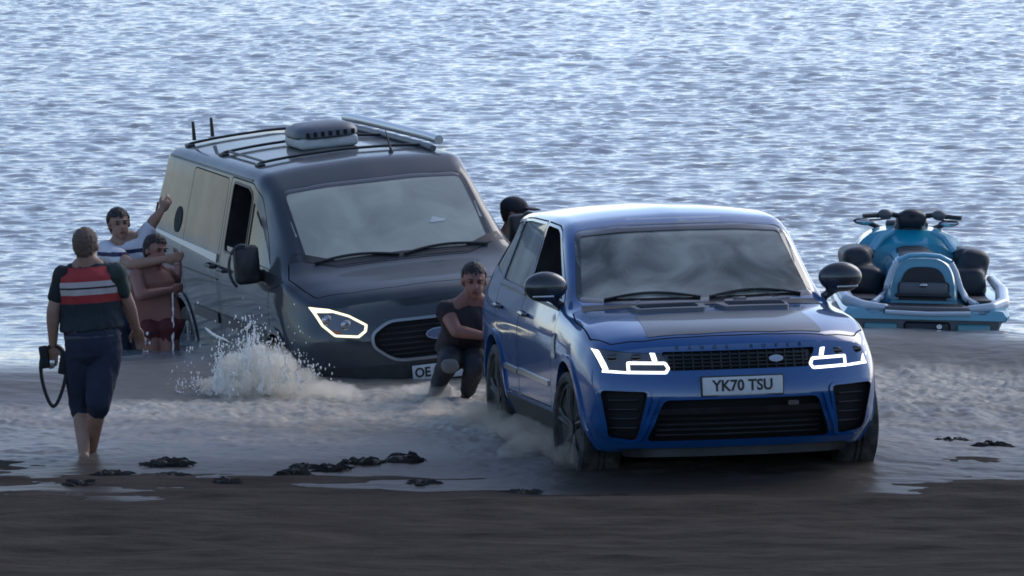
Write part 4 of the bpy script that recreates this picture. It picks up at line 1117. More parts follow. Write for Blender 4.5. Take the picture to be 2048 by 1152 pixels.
class Fig:
    def __init__(s, J, base, k=1.0):
        s.J = {n: Vector(v) - Vector(base) for n, v in J.items()}; s.k = k; s.base = Vector(base)
        j = s.J
        s.lat = (j['sr'] - j['sl']).normalized()
        s.up = (j['neck'] - j['pel']).normalized()
        s.fw = Vector(J['fwd']).normalized() if 'fwd' in J else s.lat.cross(s.up)
        s.fw = (s.fw - s.up * s.fw.dot(s.up)).normalized()
        s.face = Vector(J['face']).normalized() if 'face' in J else s.fw
    def torso(s, bm, grow=0.0, top=0.0, bot=1.0, wide=1.0):
        j, k = s.J, s.k
        prof = [(0.0, .055, .055, 0), (.05, .115, .075, -.005), (.13, .165, .098, -.008), (.28, .178, .118, .006), (.45, .168, .115, .012), (.62, .160, .113, .014), (.80, .168, .118, .006), (.95, .172, .122, -.008), (1.08, .150, .112, -.012), (1.16, .09, .08, -.01)]
        L = (j['neck'] - j['pel']).length; rings = []; n = 28
        sel = [p for p in prof if top - 1e-6 <= p[0] <= bot + 1e-6]
        for f, a, d, off in sel:
            # the spine bends smoothly between neck, chest and pelvis
            mid = j.get('chest', (j['neck'] + j['pel']) / 2)
            t = min(f, 1.0); c = j['neck'] * (1 - t) ** 2 + mid * 2 * t * (1 - t) + j['pel'] * t * t
            if f > 1: c = c - s.up * (f - 1) * L
            hl = (j['hr'] - j['hl']).normalized(); lt = (s.lat * (1 - t) + hl * t).normalized()
            rings.append([bm.verts.new(c + s.fw * off * k + lt * ((a * wide * k + grow) * cos(2 * pi * q / n)) + s.fw * ((d * k + grow) * sin(2 * pi * q / n))) for q in range(n)])
        for a, b in zip(rings, rings[1:]):
            for q in range(n): bm.faces.new((a[q], a[(q + 1) % n], b[(q + 1) % n], b[q]))
        bm.faces.new(rings[0][::-1]); bm.faces.new(rings[-1])
    def hand(s, bm, wr, el, side, grip=None):
        k = s.k; d = Vector(grip).normalized() if grip else (wr - el).normalized()
        n = d.cross(s.fw); n = n.normalized() if n.length > .1 else s.lat.copy()
        pal = d.cross(n).normalized()
        c = wr + d * .05 * k
        ell_bm(bm, c, (d, n, pal), (.056 * k, .042 * k, .020 * k), 12, 8)
        for q in range(4):
            o = (q - 1.5) * .019 * k; L = (.066, .076, .071, .056)[q] * k
            p0 = wr + d * .085 * k + n * o; p1 = p0 + d * L * .55 + pal * L * .18; p2 = p1 + d * L * .35 + pal * L * .42
            cap_bm(bm, p0 - d * .02 * k, p1, .0095 * k, .009 * k, 8); cap_bm(bm, p1, p2, .009 * k, .0075 * k, 8)
        p0 = wr + d * .03 * k + n * .03 * k * side; p1 = p0 + d * .035 * k + n * .028 * k * side + pal * .01; p2 = p1 + d * .03 * k + pal * .012
        cap_bm(bm, p0, p1, .012 * k, .0105 * k, 8); cap_bm(bm, p1, p2, .0105 * k, .009 * k, 8)
    def leg(s, bm, h, kn, an, toe, grow=0.0):
        k = s.k
        cap_bm(bm, h, h * .45 + kn * .55, .088 * k + grow, .074 * k + grow, 16); cap_bm(bm, h * .45 + kn * .55, kn, .074 * k + grow, .056 * k + grow, 16)
        cal = kn * .68 + an * .32; back = -(s.fw) * .012 * k
        cap_bm(bm, kn, cal + back, .052 * k + grow, .057 * k + grow, 14); cap_bm(bm, cal + back, an, .056 * k + grow, .036 * k + grow, 14)
        if toe is not None and grow == 0:
            t = (toe - an)
            cap_bm(bm, an - t.normalized() * .03 * k - Vector((0, 0, .035 * k)), an + t * .5 - Vector((0, 0, .04 * k)), .036 * k, .040 * k, 10); cap_bm(bm, an + t * .5 - Vector((0, 0, .04 * k)), toe - Vector((0, 0, .05 * k)), .040 * k, .026 * k, 10)
    def arm(s, bm, sh, el, wr, grow=0.0, frac=1.0):
        k = s.k
        ell_bm(bm, sh, (Vector((1, 0, 0)), Vector((0, 1, 0)), Vector((0, 0, 1))), (.066 * k + grow,) * 3)
        cap_bm(bm, sh, sh + (el - sh) * min(frac, 1), .058 * k + grow, (.058 + (.043 - .058) * min(frac, 1)) * k + grow, 14)
        if grow == 0 or frac > 1:
            m = el * .68 + wr * .32
            cap_bm(bm, el, m, .043 * k + grow, .044 * k + grow, 14); cap_bm(bm, m, wr, .043 * k + grow, .028 * k + grow, 14)
    def head(s, bm):
        j, k, f = s.J, s.k, s.face
        h = j['head']; up = (h - j['neck']).normalized(); up = (up * .5 + Vector((0, 0, .5)) if up.z > 0 else up).normalized()
        if 'headup' in j: up = (s.J['headup'] + s.base).normalized()
        f = (f - up * f.dot(up)).normalized(); r = f.cross(up); s.hax = (r, f, up)
        ell_bm(bm, h + up * .018 * k - f * .012 * k, (r, f, up), (.078 * k, .098 * k, .092 * k), 20, 14)
        ell_bm(bm, h - up * .045 * k + f * .018 * k, (r, f, up), (.061 * k, .072 * k, .076 * k), 16, 12)
        ell_bm(bm, h - up * .095 * k + f * .052 * k, (r, f, up), (.030 * k, .030 * k, .024 * k))
        cap_bm(bm, h + f * .088 * k + up * .005 * k, h + f * .108 * k - up * .030 * k, .010 * k, .015 * k, 8)
        ell_bm(bm, h + f * .083 * k + up * .022 * k, (r, f, up), (.050 * k, .012 * k, .009 * k))
        ell_bm(bm, h + f * .082 * k - up * .062 * k, (r, f, up), (.026 * k, .014 * k, .012 * k))
        for q in (-1, 1): ell_bm(bm, h + r * .078 * k * q - f * .008 * k - up * .012 * k, (r, f, up), (.011 * k, .020 * k, .032 * k))
        cap_bm(bm, j['neck'] - s.up * .03 * k, h - up * .06 * k - f * .02 * k, .066 * k, .060 * k, 16)
        for q in ('sl', 'sr'): cap_bm(bm, h * .35 + j['neck'] * .65 - f * .015 * k, j[q] * .62 + j['neck'] * .38, .052 * k, .052 * k, 12)
    def face_parts(s, root):
        k = s.k; r, f, up = s.hax; h = s.J['head']
        for q in (-1, 1):
            bm = bmesh.new(); ell_bm(bm, h + f * .083 * k + r * .031 * k * q + up * .004 * k, (r, f, up), (.014 * k, .008 * k, .007 * k), 10, 8); link('eye', bm_mesh(bm), EYE, root)
            bm = bmesh.new(); ell_bm(bm, h + f * .090 * k + r * .032 * k * q + up * .024 * k, (r, f, up), (.022 * k, .006 * k, .0045 * k), 10, 6); link('eyebrow', bm_mesh(bm), HAIR, root)
        bm = bmesh.new(); ell_bm(bm, h + f * .093 * k - up * .062 * k, (r, f, up), (.024 * k, .006 * k, .007 * k), 10, 6); link('mouth', bm_mesh(bm), LIP, root)
    def hair(s, root, m, thick=.009, low=.0):
        k = s.k; r, f, up = s.hax; h = s.J['head']; bm = bmesh.new()
        ell_bm(bm, h + up * .026 * k - f * .020 * k, (r, f, up), (.078 * k + thick, .096 * k + thick, .090 * k + thick), 22, 16)
        ell_bm(bm, h - up * .02 * k - f * .050 * k, (r, f, up), (.066 * k + thick, .050 * k + thick, .062 * k + thick + low), 18, 12)
        # cut the face out of the hair
        me = remesh(bm, .008, 3); b2 = bmesh.new(); b2.from_mesh(me)
        kill = [v for v in b2.verts if (v.co - h).dot(f) > (.020 + .022 * mnoise.noise(v.co * 45)) * k and (v.co - h).dot(up) < (.052 + .030 * mnoise.noise(v.co * 60)) * k]
        bmesh.ops.delete(b2, geom=kill, context='VERTS')
        for v in b2.verts:
            v.co += v.co.normalized() * 0 + Vector((mnoise.noise(v.co * 55), mnoise.noise(v.co * 55 + Vector((9, 0, 0))), mnoise.noise(v.co * 55 + Vector((0, 9, 0))))) * .007
        b2.to_mesh(me); b2.free(); return link('hair', me, m, root, angle=60)

def cloth(fig, name, bm, m, root, voxel=.010, wr=.011, wsc=9.0, smooth=3):
    me = remesh(bm, voxel, smooth)
    nk, pl = fig.J['neck'], fig.J['pel']; ax = (pl - nk); L2 = ax.length_squared
    co = np.empty(len(me.vertices) * 3); me.vertices.foreach_get('co', co); co = co.reshape(-1, 3)
    no = np.empty(len(me.vertices) * 3); me.vertices.foreach_get('normal', no); no = no.reshape(-1, 3)
    seed = random.random() * 90
    d = np.array([mnoise.fractal(Vector((c[0] * wsc + seed, c[1] * wsc, c[2] * wsc * .55 + c[0] * 3)), .8, 2.0, 4) for c in co])
    co2 = co + no * (d * wr)[:, None]
    me.vertices.foreach_set('co', co2.ravel().astype(np.float32)); me.update()
    a = me.attributes.new('down', 'FLOAT', 'POINT')
    a.data.foreach_set('value', np.clip(((co - np.array(nk)) @ np.array(ax)) / L2, 0, 1).astype(np.float32))
    return link(name, me, m, root, angle=None)

def person(label, J, base, skin, k=1.0, group=None, legs=True, grips=(None, None)):
    f = Fig(J, base, k); j = f.J; bm = bmesh.new()
    f.torso(bm, 0, 0, 1.2); f.head(bm)
    f.arm(bm, j['sl'], j['el'], j['wl']); f.arm(bm, j['sr'], j['er'], j['wr'])
    f.hand(bm, j['wl'], j['el'], 1, grips[0]); f.hand(bm, j['wr'], j['er'], -1, grips[1])
    f.leg(bm, j['hl'], j['kl'], j['al'], j['tl']); f.leg(bm, j['hr'], j['kr'], j['ar'], j['tr'])
    me = remesh(bm, .0075, 4)
    o = link('person', me, skin, None, angle=None); o.location = base
    tag(o, label, 'person', group)
    return f, o

def J_of(Y, d):
    """Joints from photo pixels; a third number moves a joint nearer (-) or farther (+) than Y."""
    out = {}
    for n, v in d.items():
        if n in ('fwd', 'face', 'headup'): out[n] = Vector(v)
        else: out[n] = P(v[0], v[1], Y + (v[2] if len(v) > 2 else 0))
    return out

G = 'people helping to shift the van'
# --- the man in the foreground, walking towards the van with a strap in his hand
Y0 = 45.4
J = J_of(Y0, dict(head=(172, 490), neck=(176, 532), chest=(176, 600), pel=(187, 697), sl=(127, 555), sr=(229, 549), el=(106, 622, -.03), wl=(106, 688, .02), er=(256, 606, .05), wr=(272, 655, .16),
        hl=(163, 705), hr=(212, 700), kl=(163, 810, .08), kr=(197, 805, -.10), al=(168, 905, -.05), ar=(180, 912, .18), tl=(166, 915, .15), tr=(180, 918, .40), fwd=(.15, 1, 0), face=(.25, 1, -.1)))
f, o = person('man in a red and black top wading away with a black strap in his hand', J, P(180, 930, Y0), SKIN, 1.03, G)
f.hair(o, HAIR_SHORT, .003)
top = band_mat('red_top_print', (.012, .022, .028), [(0, .17, (.36, .034, .036)), (.17, .235, (.46, .40, .39)), (.235, .258, (.03, .02, .02)), (.258, .33, (.46, .40, .39)), (.33, .43, (.32, .028, .03))])
e = None
bm = bmesh.new(); f.torso(bm, .020, .0, .80, 1.13); cap_bm(bm, f.J['sl'], f.J['sr'], .062, .062, 14)
for q_ in ('sl', 'sr'): cap_bm(bm, f.J['neck'] + f.up * .012, f.J[q_] * .7 + f.J['neck'] * .3, .066, .064, 12)
cloth(f, 'vest', bm, top, o)
sleeve = mat('black_sleeve', (.012, .013, .016), .85, var=.3)
green = mat('patterned_sleeve', (.02, .035, .03), .85, var=.9, vscale=14)
for a_, b_, m_ in (('sl', 'el', sleeve), ('sr', 'er', green)):
    bm = bmesh.new(); f.arm(bm, f.J[a_], f.J[b_], f.J[b_], .016, .55); cloth(f, 'sleeve', bm, m_, o)
den = mat('navy_denim', (.012, .018, .038), .85, var=.35, vscale=12)
def shorts(f, o, m, frac=.98, grow=.020, top=.78, kn=('kl', 'kr'), low=0.0, name='shorts'):
    bm = bmesh.new(); f.torso(bm, grow * .8, top, 1.2, 1.0); j = f.J
    for h, k_, a_ in (('hl', kn[0], 'al'), ('hr', kn[1], 'ar')):
        e_ = j[h] + (j[k_] - j[h]) * min(frac, 1)
        cap_bm(bm, j[h], e_, .092 * f.k + grow, .066 * f.k + grow, 16)
        if low: cap_bm(bm, j[k_], j[k_] + (j[a_] - j[k_]) * low, .064 * f.k + grow, .058 * f.k + grow, 16)
    return cloth(f, name, bm, m, o)
shorts(f, o, den, 1.0, .018, .80, low=.10)
bm = bmesh.new(); n = 30
c = f.J['pel'] + f.up * .085
tube_bm(bm, [c + f.lat * .178 * cos(a) + f.fw * .131 * sin(a) for a in np.linspace(0, 2 * pi, n)], .014, 6, caps=False)
link('belt', bm_mesh(bm), mat('grey_waistband', (.06, .065, .08), .8), o)

# --- the strap loop he carries (hangs from his left hand)
hw = P(107, 705, Y0 + .02)
sm = mat('strap_webbing', (.008, .008, .010), .7, bump=.3)
pts = []
for a in np.linspace(0, 2 * pi, 40, endpoint=False):
    pts.append(Vector((hw.x + .080 * sin(a) + .015 * sin(2 * a), Y0 + .02 + .02 * cos(a), hw.z - .155 + .20 * cos(a) ** 1)))
bm = bmesh.new(); rings = []
for i, p in enumerate(pts):
    d = (pts[(i + 1) % 40] - pts[i - 1]).normalized(); u = Vector((0, 1, 0)); v = d.cross(u).normalized()
    wd = .024 + .012 * (cos(2 * pi * i / 40) > .3); th = .011
    rings.append([bm.verts.new(p + u * (sx * wd) + v * (sy * th)) for sx, sy in ((-1, -1), (1, -1), (1, 1), (-1, 1))])
for i in range(40):
    a, b = rings[i], rings[(i + 1) % 40]
    for q in range(4): bm.faces.new((a[q], a[(q + 1) % 4], b[(q + 1) % 4], b[q]))
so = link('tow_strap', bm_mesh(bm), sm); tag(so, 'black webbing strap loop hanging from the foreground man\'s hand', 'strap')
for dx, dz in ((-.06, -.03), (.068, -.07)):
    bm = bmesh.new(); box_bm(bm, (hw.x + dx, Y0 + .02, hw.z + dz), (.06, .05, .15), Euler((0, .15 * (1 if dx > 0 else -1), 0)), .012); link('strap_pad', bm_mesh(bm), sm, so)
bm = bmesh.new(); box_bm(bm, (hw.x - .005, Y0 - .015, hw.z - .07), (.035, .02, .05), bevel=.006); link('buckle', bm_mesh(bm), M['lamp_chrome'], so)
so.location = (0, 0, 0)

# --- the man in the striped polo, one arm up on the van
Y1 = 52.3
J = J_of(Y1, dict(head=(238, 447), neck=(246, 482), chest=(248, 540), pel=(262, 640), sl=(214, 500), sr=(290, 474, .05), el=(264, 530, -.45), wl=(328, 519, -.55), er=(304, 446, .05), wr=(322, 422, .1),
        hl=(245, 650), hr=(282, 650), kl=(248, 748), kr=(290, 748), al=(246, 835), ar=(296, 835), tl=(250, 840, -.15), tr=(300, 840, -.15), fwd=(.55, -.8, 0), face=(.35, -1, -.45)))
f, o = person('dark haired man in a white and navy striped polo leaning on the van', J, P(262, 840, Y1), SKIN, 1.0, G)
f.hair(o, HAIR, .012); f.face_parts(o)
pol = band_mat('striped_polo', (.60, .58, .62), [(.10, .15, (.02, .02, .06)), (.24, .30, (.02, .02, .06)), (.42, .50, (.02, .02, .06)), (.62, .70, (.02, .02, .06))])
bm = bmesh.new(); f.torso(bm, .020, .0, .95, 1.05); f.arm(bm, f.J['sl'], f.J['el'], f.J['el'], .016, .62); f.arm(bm, f.J['sr'], f.J['er'], f.J['er'], .016, .5)
cloth(f, 'polo_shirt', bm, pol, o)
shorts(f, o, mat('dark_blue_shorts', (.012, .016, .035), .8), .9)

# --- the bare-chested man bending behind him
J = J_of(51.9, dict(head=(312, 500), neck=(304, 538), chest=(296, 585), pel=(318, 652), sl=(274, 552, -.08), sr=(332, 548, .14), el=(282, 592, -.26), wl=(340, 580, -.1), er=(352, 560, .3), wr=(356, 520, .55),
        hl=(304, 660), hr=(336, 656), kl=(310, 750), kr=(344, 750), al=(314, 830), ar=(350, 830), tl=(318, 838, -.1), tr=(354, 838, -.1), fwd=(.9, -.5, 0), face=(.5, -.7, -.6)))
f, o = person('bare chested man in dark red shorts bending beside the van', J, P(325, 838, 51.9), SKIN_RED, .98, G)
f.hair(o, HAIR, .011); f.face_parts(o)
shorts(f, o, mat('dark_red_shorts', (.085, .012, .016), .8), .16, top=.84)

dkc = mat('dark_wet_cloth', (.016, .016, .02), .7, var=.4)

# --- the man crouching between the van and the car
Y4 = 48.95
J = J_of(Y4, dict(head=(948, 560), neck=(944, 602, .05), chest=(938, 650, .05), pel=(925, 702, .30), sl=(893, 622, .0), sr=(984, 620, .12), el=(912, 662, -.12), wl=(968, 672, -.10), er=(992, 676, .05), wr=(986, 700, -.05),
        hl=(905, 708, .25), hr=(945, 706, .28), kl=(897, 728, -.18), kr=(950, 735, -.15), al=(866, 788, .10), ar=(932, 792, .12), tl=(850, 800, .0), tr=(928, 806, -.05), fwd=(.15, -1, -.15), face=(.12, -1, -.22)))
f, o = person('crouching man in a black t-shirt pushing at the rear of the blue car', J, P(915, 812, Y4), SKIN_RED, 1.07, G)
f.hair(o, HAIR, .008); f.face_parts(o)
tee = mat('black_tee', (.020, .015, .018), .8, var=.3)
bm = bmesh.new(); f.torso(bm, .020, .0, 1.0, 1.06); f.arm(bm, f.J['sl'], f.J['el'], f.J['el'], .010, .12); f.arm(bm, f.J['sr'], f.J['er'], f.J['er'], .018, .5)
cloth(f, 't_shirt', bm, tee, o)
jn = mat('dark_jeans', (.020, .022, .028), .8, var=.4, vscale=10)
bm = bmesh.new(); f.torso(bm, .016, .8, 1.2)
for h, k_, a_ in (('hl', 'kl', 'al'), ('hr', 'kr', 'ar')):
    f.leg(bm, f.J[h], f.J[k_], f.J[k_] + (f.J[a_] - f.J[k_]) * .8, None, .016)
cloth(f, 'trousers', bm, jn, o)
bm = bmesh.new(); kx = f.J['kl']; ell_bm(bm, kx + Vector((.01, -.06, -.01)), (Vector((1, 0, 0)), Vector((0, 1, 0)), Vector((0, 0, 1))), (.066, .035, .055)); cloth(f, 'knee_patch', bm, mat('pale_knee', (.15, .14, .13), .8, var=.3), o)
for a_, t_ in (('al', 'tl'), ('ar', 'tr')):
    bm = bmesh.new(); a0, t0 = f.J[a_], f.J[t_]; cap_bm(bm, a0 - Vector((0, 0, .03)), t0 - Vector((0, 0, .04)), .052, .042, 12); link('shoe', remesh(bm, .012, 3), M['black'], o)

# --- the man in a peaked cap on the far side of the car
Y5 = 52.2
J = J_of(Y5, dict(head=(1030, 425), neck=(1024, 462), chest=(1022, 520), pel=(1022, 610), sl=(996, 484, -.05), sr=(1048, 482, .05), el=(1000, 545, -.15), wl=(985, 590, -.2), er=(1052, 540, -.1), wr=(1030, 585, -.2),
        hl=(1008, 620), hr=(1036, 620), kl=(1006, 720), kr=(1038, 720), al=(1006, 810), ar=(1040, 810), tl=(1014, 815, -.1), tr=(1048, 815, -.1), fwd=(.8, -.5, 0), face=(1, -.25, -.05)))
f, o = person('man in a dark peaked cap and grey top standing behind the blue car', J, P(1022, 815, Y5), SKIN_RED, .98, G)
f.hair(o, HAIR, .006); f.face_parts(o)
r_, fw_, up_ = f.hax; h = f.J['head']; capm = mat('dark_cap', (.018, .016, .022), .8)
bm = bmesh.new(); ell_bm(bm, h + up_ * .045 - fw_ * .012, (r_, fw_, up_), (.094, .112, .078)); ell_bm(bm, h + up_ * .040 + fw_ * .125, (r_, fw_, up_), (.070, .078, .011))
link('cap', remesh(bm, .008, 3), capm, o, angle=None)
bm = bmesh.new(); f.torso(bm, .022, .0, 1.0, 1.05); f.arm(bm, f.J['sl'], f.J['el'], f.J['el'], .018, .75); f.arm(bm, f.J['sr'], f.J['er'], f.J['er'], .018, .75)
cloth(f, 'shirt', bm, mat('grey_shirt', (.13, .14, .145), .85, var=.2), o)
shorts(f, o, dkc, .95)

# ------------------------------------------------------------------ weed on the wet sand, each clump its own object
WEED = mat('seaweed', (.012, .009, .006), .7, var=.5, vscale=20)
def weed(px, py, wpx, hpx, label, seed, group='seaweed clumps washed up on the sand'):
    rg = random.Random(seed)
    a = (py - 576) / FPX; Y = (CAM_H - .01) / math.tan(PITCH + math.atan(a)); c = P(px, py, Y)
    wd = wpx / FPX * Y / 2; ht = max(hpx / FPX * Y * .8, .02)
    bm = bmesh.new(); n = int(26 + wpx * .6)
    for i in range(n):                                       # curled fronds
        x = max(-1, min(1, rg.gauss(0, .5))); hh = ht * (1 - .6 * x * x) * rg.uniform(.3, 1.05)
        yy = rg.uniform(-.10, .10); an = rg.uniform(0, pi); L = rg.uniform(.05, .14)
        p0 = Vector((x * wd * .85, yy, -.01)); pts = [p0]
        for q in range(1, 5):
            t = q / 4; pts.append(p0 + Vector((cos(an) * L * t + rg.uniform(-.012, .012), sin(an) * L * t * .8, hh * sin(pi * min(t * .9, 1)) + rg.uniform(-.004, .006))))
        tube_bm(bm, pts, [.007, .010, .010, .008, .003], 5, flat=.45)
    for i in range(max(3, int(wpx / 14))):                   # sodden lumps at its heart
        x = rg.uniform(-.75, .75); r = ht * rg.uniform(.35, .6)
        ell_bm(bm, (x * wd, rg.uniform(-.05, .05), r * .35), (Vector((1, 0, 0)), Vector((0, 1, 0)), Vector((0, 0, 1))), (r * 1.7, r * 1.5, r), 8, 6)
    for v in bm.verts: v.co += Vector((mnoise.noise(v.co * 40), mnoise.noise(v.co * 40 + Vector((5, 5, 5))), mnoise.noise(v.co * 40 + Vector((0, 7, 3))))) * .007
    o = link('seaweed_clump', bm_mesh(bm), WEED, angle=50); o.location = (c.x, Y, .004)
    tag(o, label, 'seaweed', group)
W = [(340, 927, 90, 17, 'low dark seaweed clump right of the wading man, longest on that side'), (590, 948, 46, 15, 'dark seaweed knot left of the two big clumps near the car'),
     (607, 934, 26, 8, 'tiny weed scrap just behind the dark knot of seaweed'), (728, 926, 84, 15, 'flat long seaweed clump touching the tall one by the car'),
     (806, 922, 62, 22, 'tallest dark seaweed clump left of the car wheel'), (662, 938, 34, 16, 'brownish weed tuft between the knot and the flat long clump'),
     (352, 950, 34, 8, 'thin weed strand below the long clump near the wading man'), (222, 947, 40, 10, 'seaweed scrap beside the feet of the wading man'),
     (158, 966, 22, 9, 'small weed scrap left below the feet of the wading man'), (455, 962, 46, 7, 'thin floating weed line at the water edge midway along'),
     (845, 966, 34, 9, 'small weed scrap on bare sand in front of the tall clump'), (1805, 890, 46, 10, 'reddish weed strand just beside the car front corner'),
     (1908, 882, 52, 9, 'thin dark weed strand in the middle of three right of the car'), (1984, 890, 48, 13, 'dark weed clump farthest from the car on its open side')]
for i, (a, b_, c_, d_, l_) in enumerate(W): weed(a, b_, c_, d_, l_, 100 + i)
S2 = [(300, 1030, 46, 6, 'weed strip pressed in the sand below the wading man, long and thin'), (168, 1040, 34, 5, 'faint weed strip on the sand nearest the wading man'),
      (1440, 1085, 44, 8, 'weed scrap on dry sand straight below the number plate'), (1565, 1068, 26, 5, 'tiny weed scrap on sand right of the one below the number plate'), (1045, 985, 40, 6, 'weed strip on the sand below the car front wheel')]
for i, (a, b_, c_, d_, l_) in enumerate(S2): weed(a, b_, c_, d_, l_, 200 + i, None)

# ------------------------------------------------------------------ the splash at the van's front wheel
def build_splash():
    m = bpy.data.materials.new('splash_water'); m.use_nodes = True
    N, L = m.node_tree.nodes, m.node_tree.links; b = N['Principled BSDF']
    b.inputs['Base Color'].default_value = (.86, .85, .81, 1); b.inputs['Roughness'].default_value = .2
    b.inputs['Subsurface Weight'].default_value = .4; b.inputs['Subsurface Radius'].default_value = (.04, .04, .04)
    b.inputs['Transmission Weight'].default_value = .0
    rg = np.random.RandomState(3)
    bm = bmesh.new(); drops = []
    Ys = 49.25
    def jet(px, py, top, spread, n, r0, lean=0):
        """A thrown tongue of water that breaks into drops towards its tip."""
        for q in range(max(2, n // 26)):
            x0 = px + rg.normal(0, spread * .6); tp = top + abs(rg.normal(0, (py - top) * .22)); yy = Ys + rg.normal(0, .10)
            pts, rr = [], []
            for i in range(9):
                t = i / 8; pts.append(P(x0 + lean * t * t * 20 + rg.normal(0, spread * .10) + 3 * sin(i * 1.9 + q), py + (tp - py) * t, yy + rg.normal(0, .008)))
                rr.append(r0 * .72 * (1 - .86 * t) * (.55 + .9 * rg.rand()))
            tube_bm(bm, pts, rr, 6)
        for i in range(n):
            t = rg.rand() ** .9
            drops.append((P(px + lean * t * t * 20 + rg.normal(0, spread * (.35 + 1.0 * t)), py + (top - 12 - py) * t, Ys + rg.normal(0, .14)), (.002 + .0055 * rg.rand() ** 2), 1 + 1.8 * rg.rand()))
    jet(498, 792, 640, 9, 190, .030); jet(516, 792, 655, 9, 150, .028); jet(488, 790, 690, 11, 150, .030, -.4)
    jet(540, 790, 690, 16, 170, .030); jet(572, 790, 715, 20, 170, .028, .4); jet(441, 795, 692, 5, 120, .026); jet(430, 795, 712, 4, 70, .020)
    jet(457, 795, 722, 9, 110, .024, .3); jet(398, 797, 752, 6, 40, .014, -.5); jet(366, 797, 768, 8, 40, .014, -.6); jet(606, 790, 740, 20, 120, .024, .5); jet(470, 790, 712, 9, 130, .024)
    jet(412, 800, 770, 22, 80, .022)
    for i in range(420):                                      # single flung drops
        x = rg.normal(505, 62); y = 790 - abs(rg.normal(0, 62)); drops.append((P(x, y, Ys + rg.normal(0, .25)), .002 + .004 * rg.rand(), 1.5 + 1.5 * rg.rand()))
    for i in range(70):
        y = rg.uniform(664, 706); w_ = 3 + (y - 664) * .12 if y < 682 else 5
        drops.append((P(rg.normal(293, w_), y, 51.9 + rg.normal(0, .05)), .010 * rg.rand() + .005, 1.3))
    for i in range(30):
        drops.append((P(346 + rg.normal(0, 1.0), rg.uniform(585, 705), 51.8), .004 + .003 * rg.rand(), 5))
    tube_bm(bm, [P(410 + 48 * t, 655 + 32 * t + 3 * sin(5 * t), Ys) for t in np.linspace(0, 1, 12)], [.004, .008, .010, .009, .011, .009, .010, .008, .009, .007, .006, .003], 6)
    tb = bmesh.new(); bmesh.ops.create_icosphere(tb, subdivisions=1, radius=1.0); tb.verts.ensure_lookup_table()
    tv = np.array([v.co[:] for v in tb.verts]); tf = np.array([[v.index for v in f.verts] for f in tb.faces]); tb.free()
    dv = np.concatenate([tv * np.array([r, r, r * el]) + np.array(p) for p, r, el in drops])
    df = np.concatenate([tf + len(tv) * i for i in range(len(drops))])
    bm.from_mesh(np_mesh(dv.tolist(), df.tolist()))
    o = link('splash', bm_mesh(bm), m, angle=None); tag(o, 'white and beige water splash thrown up at the front wheel of the van', 'splash', None, 'stuff')
    # the fine spray between the jets: a lumpy closed cloud of beige mist
    big = bmesh.new()
    for i in range(150):
        x = rg.normal(530, 50); y = rg.uniform(0, 1) ** .7; top = 694 + 70 * abs((x - 528) / 90) ** 1.5
        r = .07 + .07 * rg.rand() * (1 - .4 * y)
        ell_bm(big, P(x, 800 - (800 - top) * y * rg.rand() ** .5, Ys + .05 + rg.normal(0, .13)), (Vector((1, 0, 0)), Vector((0, 1, 0)), Vector((0, 0, 1))), (r, r, r * 1.2), 10, 8)
    for i in range(75):
        x = 430 + 450 * rg.rand() ** 1.3; ell_bm(big, P(x, 797 - rg.rand() * 18, 49.3 + rg.normal(0, .2)), (Vector((1, 0, 0)), Vector((0, 1, 0)), Vector((0, 0, 1))), (.13, .10, .045 + .03 * rg.rand()), 10, 8)
    me = remesh(big, .025, 3)
    b3 = bmesh.new(); b3.from_mesh(me)
    for v in b3.verts: v.co += v.normal * (mnoise.fractal(v.co * 9, .7, 2.0, 4) * .045)
    b3.to_mesh(me); b3.free()
    mv = bpy.data.materials.new('spray_mist'); mv.use_nodes = True
    N, L = mv.node_tree.nodes, mv.node_tree.links; N.clear()
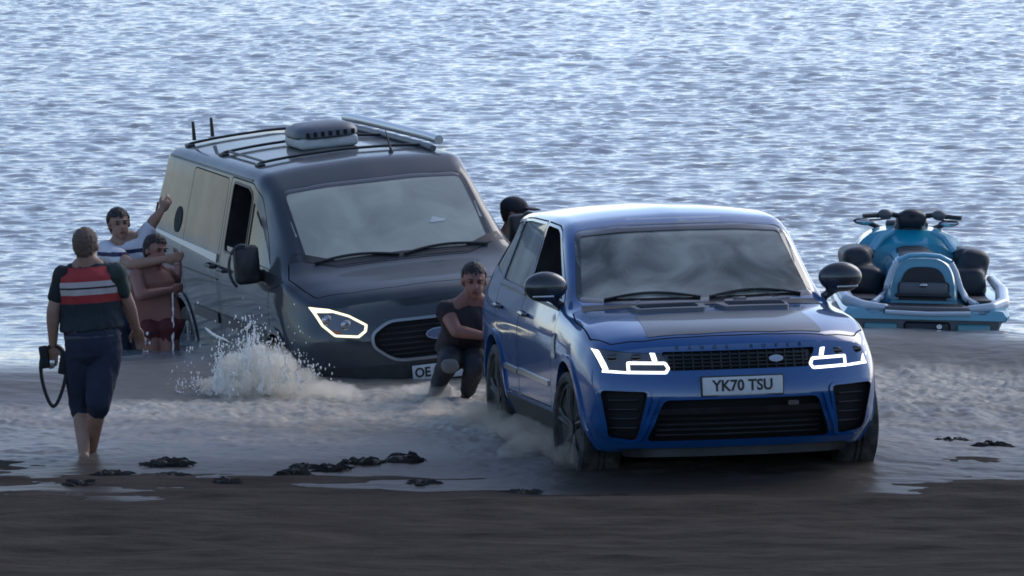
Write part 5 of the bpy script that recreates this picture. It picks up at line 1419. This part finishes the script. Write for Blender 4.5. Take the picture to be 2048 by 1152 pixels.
    out = N.new('ShaderNodeOutputMaterial'); pv = N.new('ShaderNodeVolumePrincipled')
    pv.inputs['Color'].default_value = (.93, .90, .83, 1); pv.inputs['Anisotropy'].default_value = .55
    tc = N.new('ShaderNodeTexCoord'); nz = N.new('ShaderNodeTexNoise'); nz.inputs['Scale'].default_value = 7; nz.inputs['Detail'].default_value = 6; nz.inputs['Roughness'].default_value = .65
    L.new(tc.outputs['Object'], nz.inputs['Vector'])
    mr = N.new('ShaderNodeMapRange'); mr.inputs[1].default_value = .38; mr.inputs[2].default_value = .68; mr.inputs[3].default_value = .3; mr.inputs[4].default_value = 13
    L.new(nz.outputs['Fac'], mr.inputs[0]); L.new(mr.outputs[0], pv.inputs['Density']); L.new(pv.outputs[0], out.inputs['Volume'])
    s_ = link('spray', me, mv, angle=None); tag(s_, 'beige spray and mist hanging round the nose of the van', 'spray', None, 'stuff')
build_splash()

# murky spray low round the towing car's wheels
def build_wheel_spray():
    rg = np.random.RandomState(9); big = bmesh.new()
    ax = (Vector((1, 0, 0)), Vector((0, 1, 0)), Vector((0, 0, 1)))
    for i in range(70):
        t = rg.rand(); X = -.15 + .62 * t + rg.normal(0, .10); Y = 47.6 - 3.1 * t + rg.normal(0, .15)
        ell_bm(big, (X, Y, .03 + .05 * rg.rand()), ax, (.12 + .06 * rg.rand(), .14, .05 + .06 * rg.rand()), 10, 8)
    me = remesh(big, .03, 3); b3 = bmesh.new(); b3.from_mesh(me)
    for v in b3.verts: v.co += v.normal * (mnoise.fractal(v.co * 8, .7, 2.0, 4) * .05)
    b3.to_mesh(me); b3.free()
    mv = bpy.data.materials['spray_mist'].copy(); mv.name = 'murky_spray'
    for n in mv.node_tree.nodes:
        if n.type == 'PRINCIPLED_VOLUME': n.inputs['Color'].default_value = (.84, .77, .66, 1)
        if n.type == 'MAP_RANGE': n.inputs[4].default_value = 8
    tag(link('wheel_spray', me, mv, angle=None), 'low murky brown spray beside the wheels of the blue car', 'spray', None, 'stuff')
build_wheel_spray()
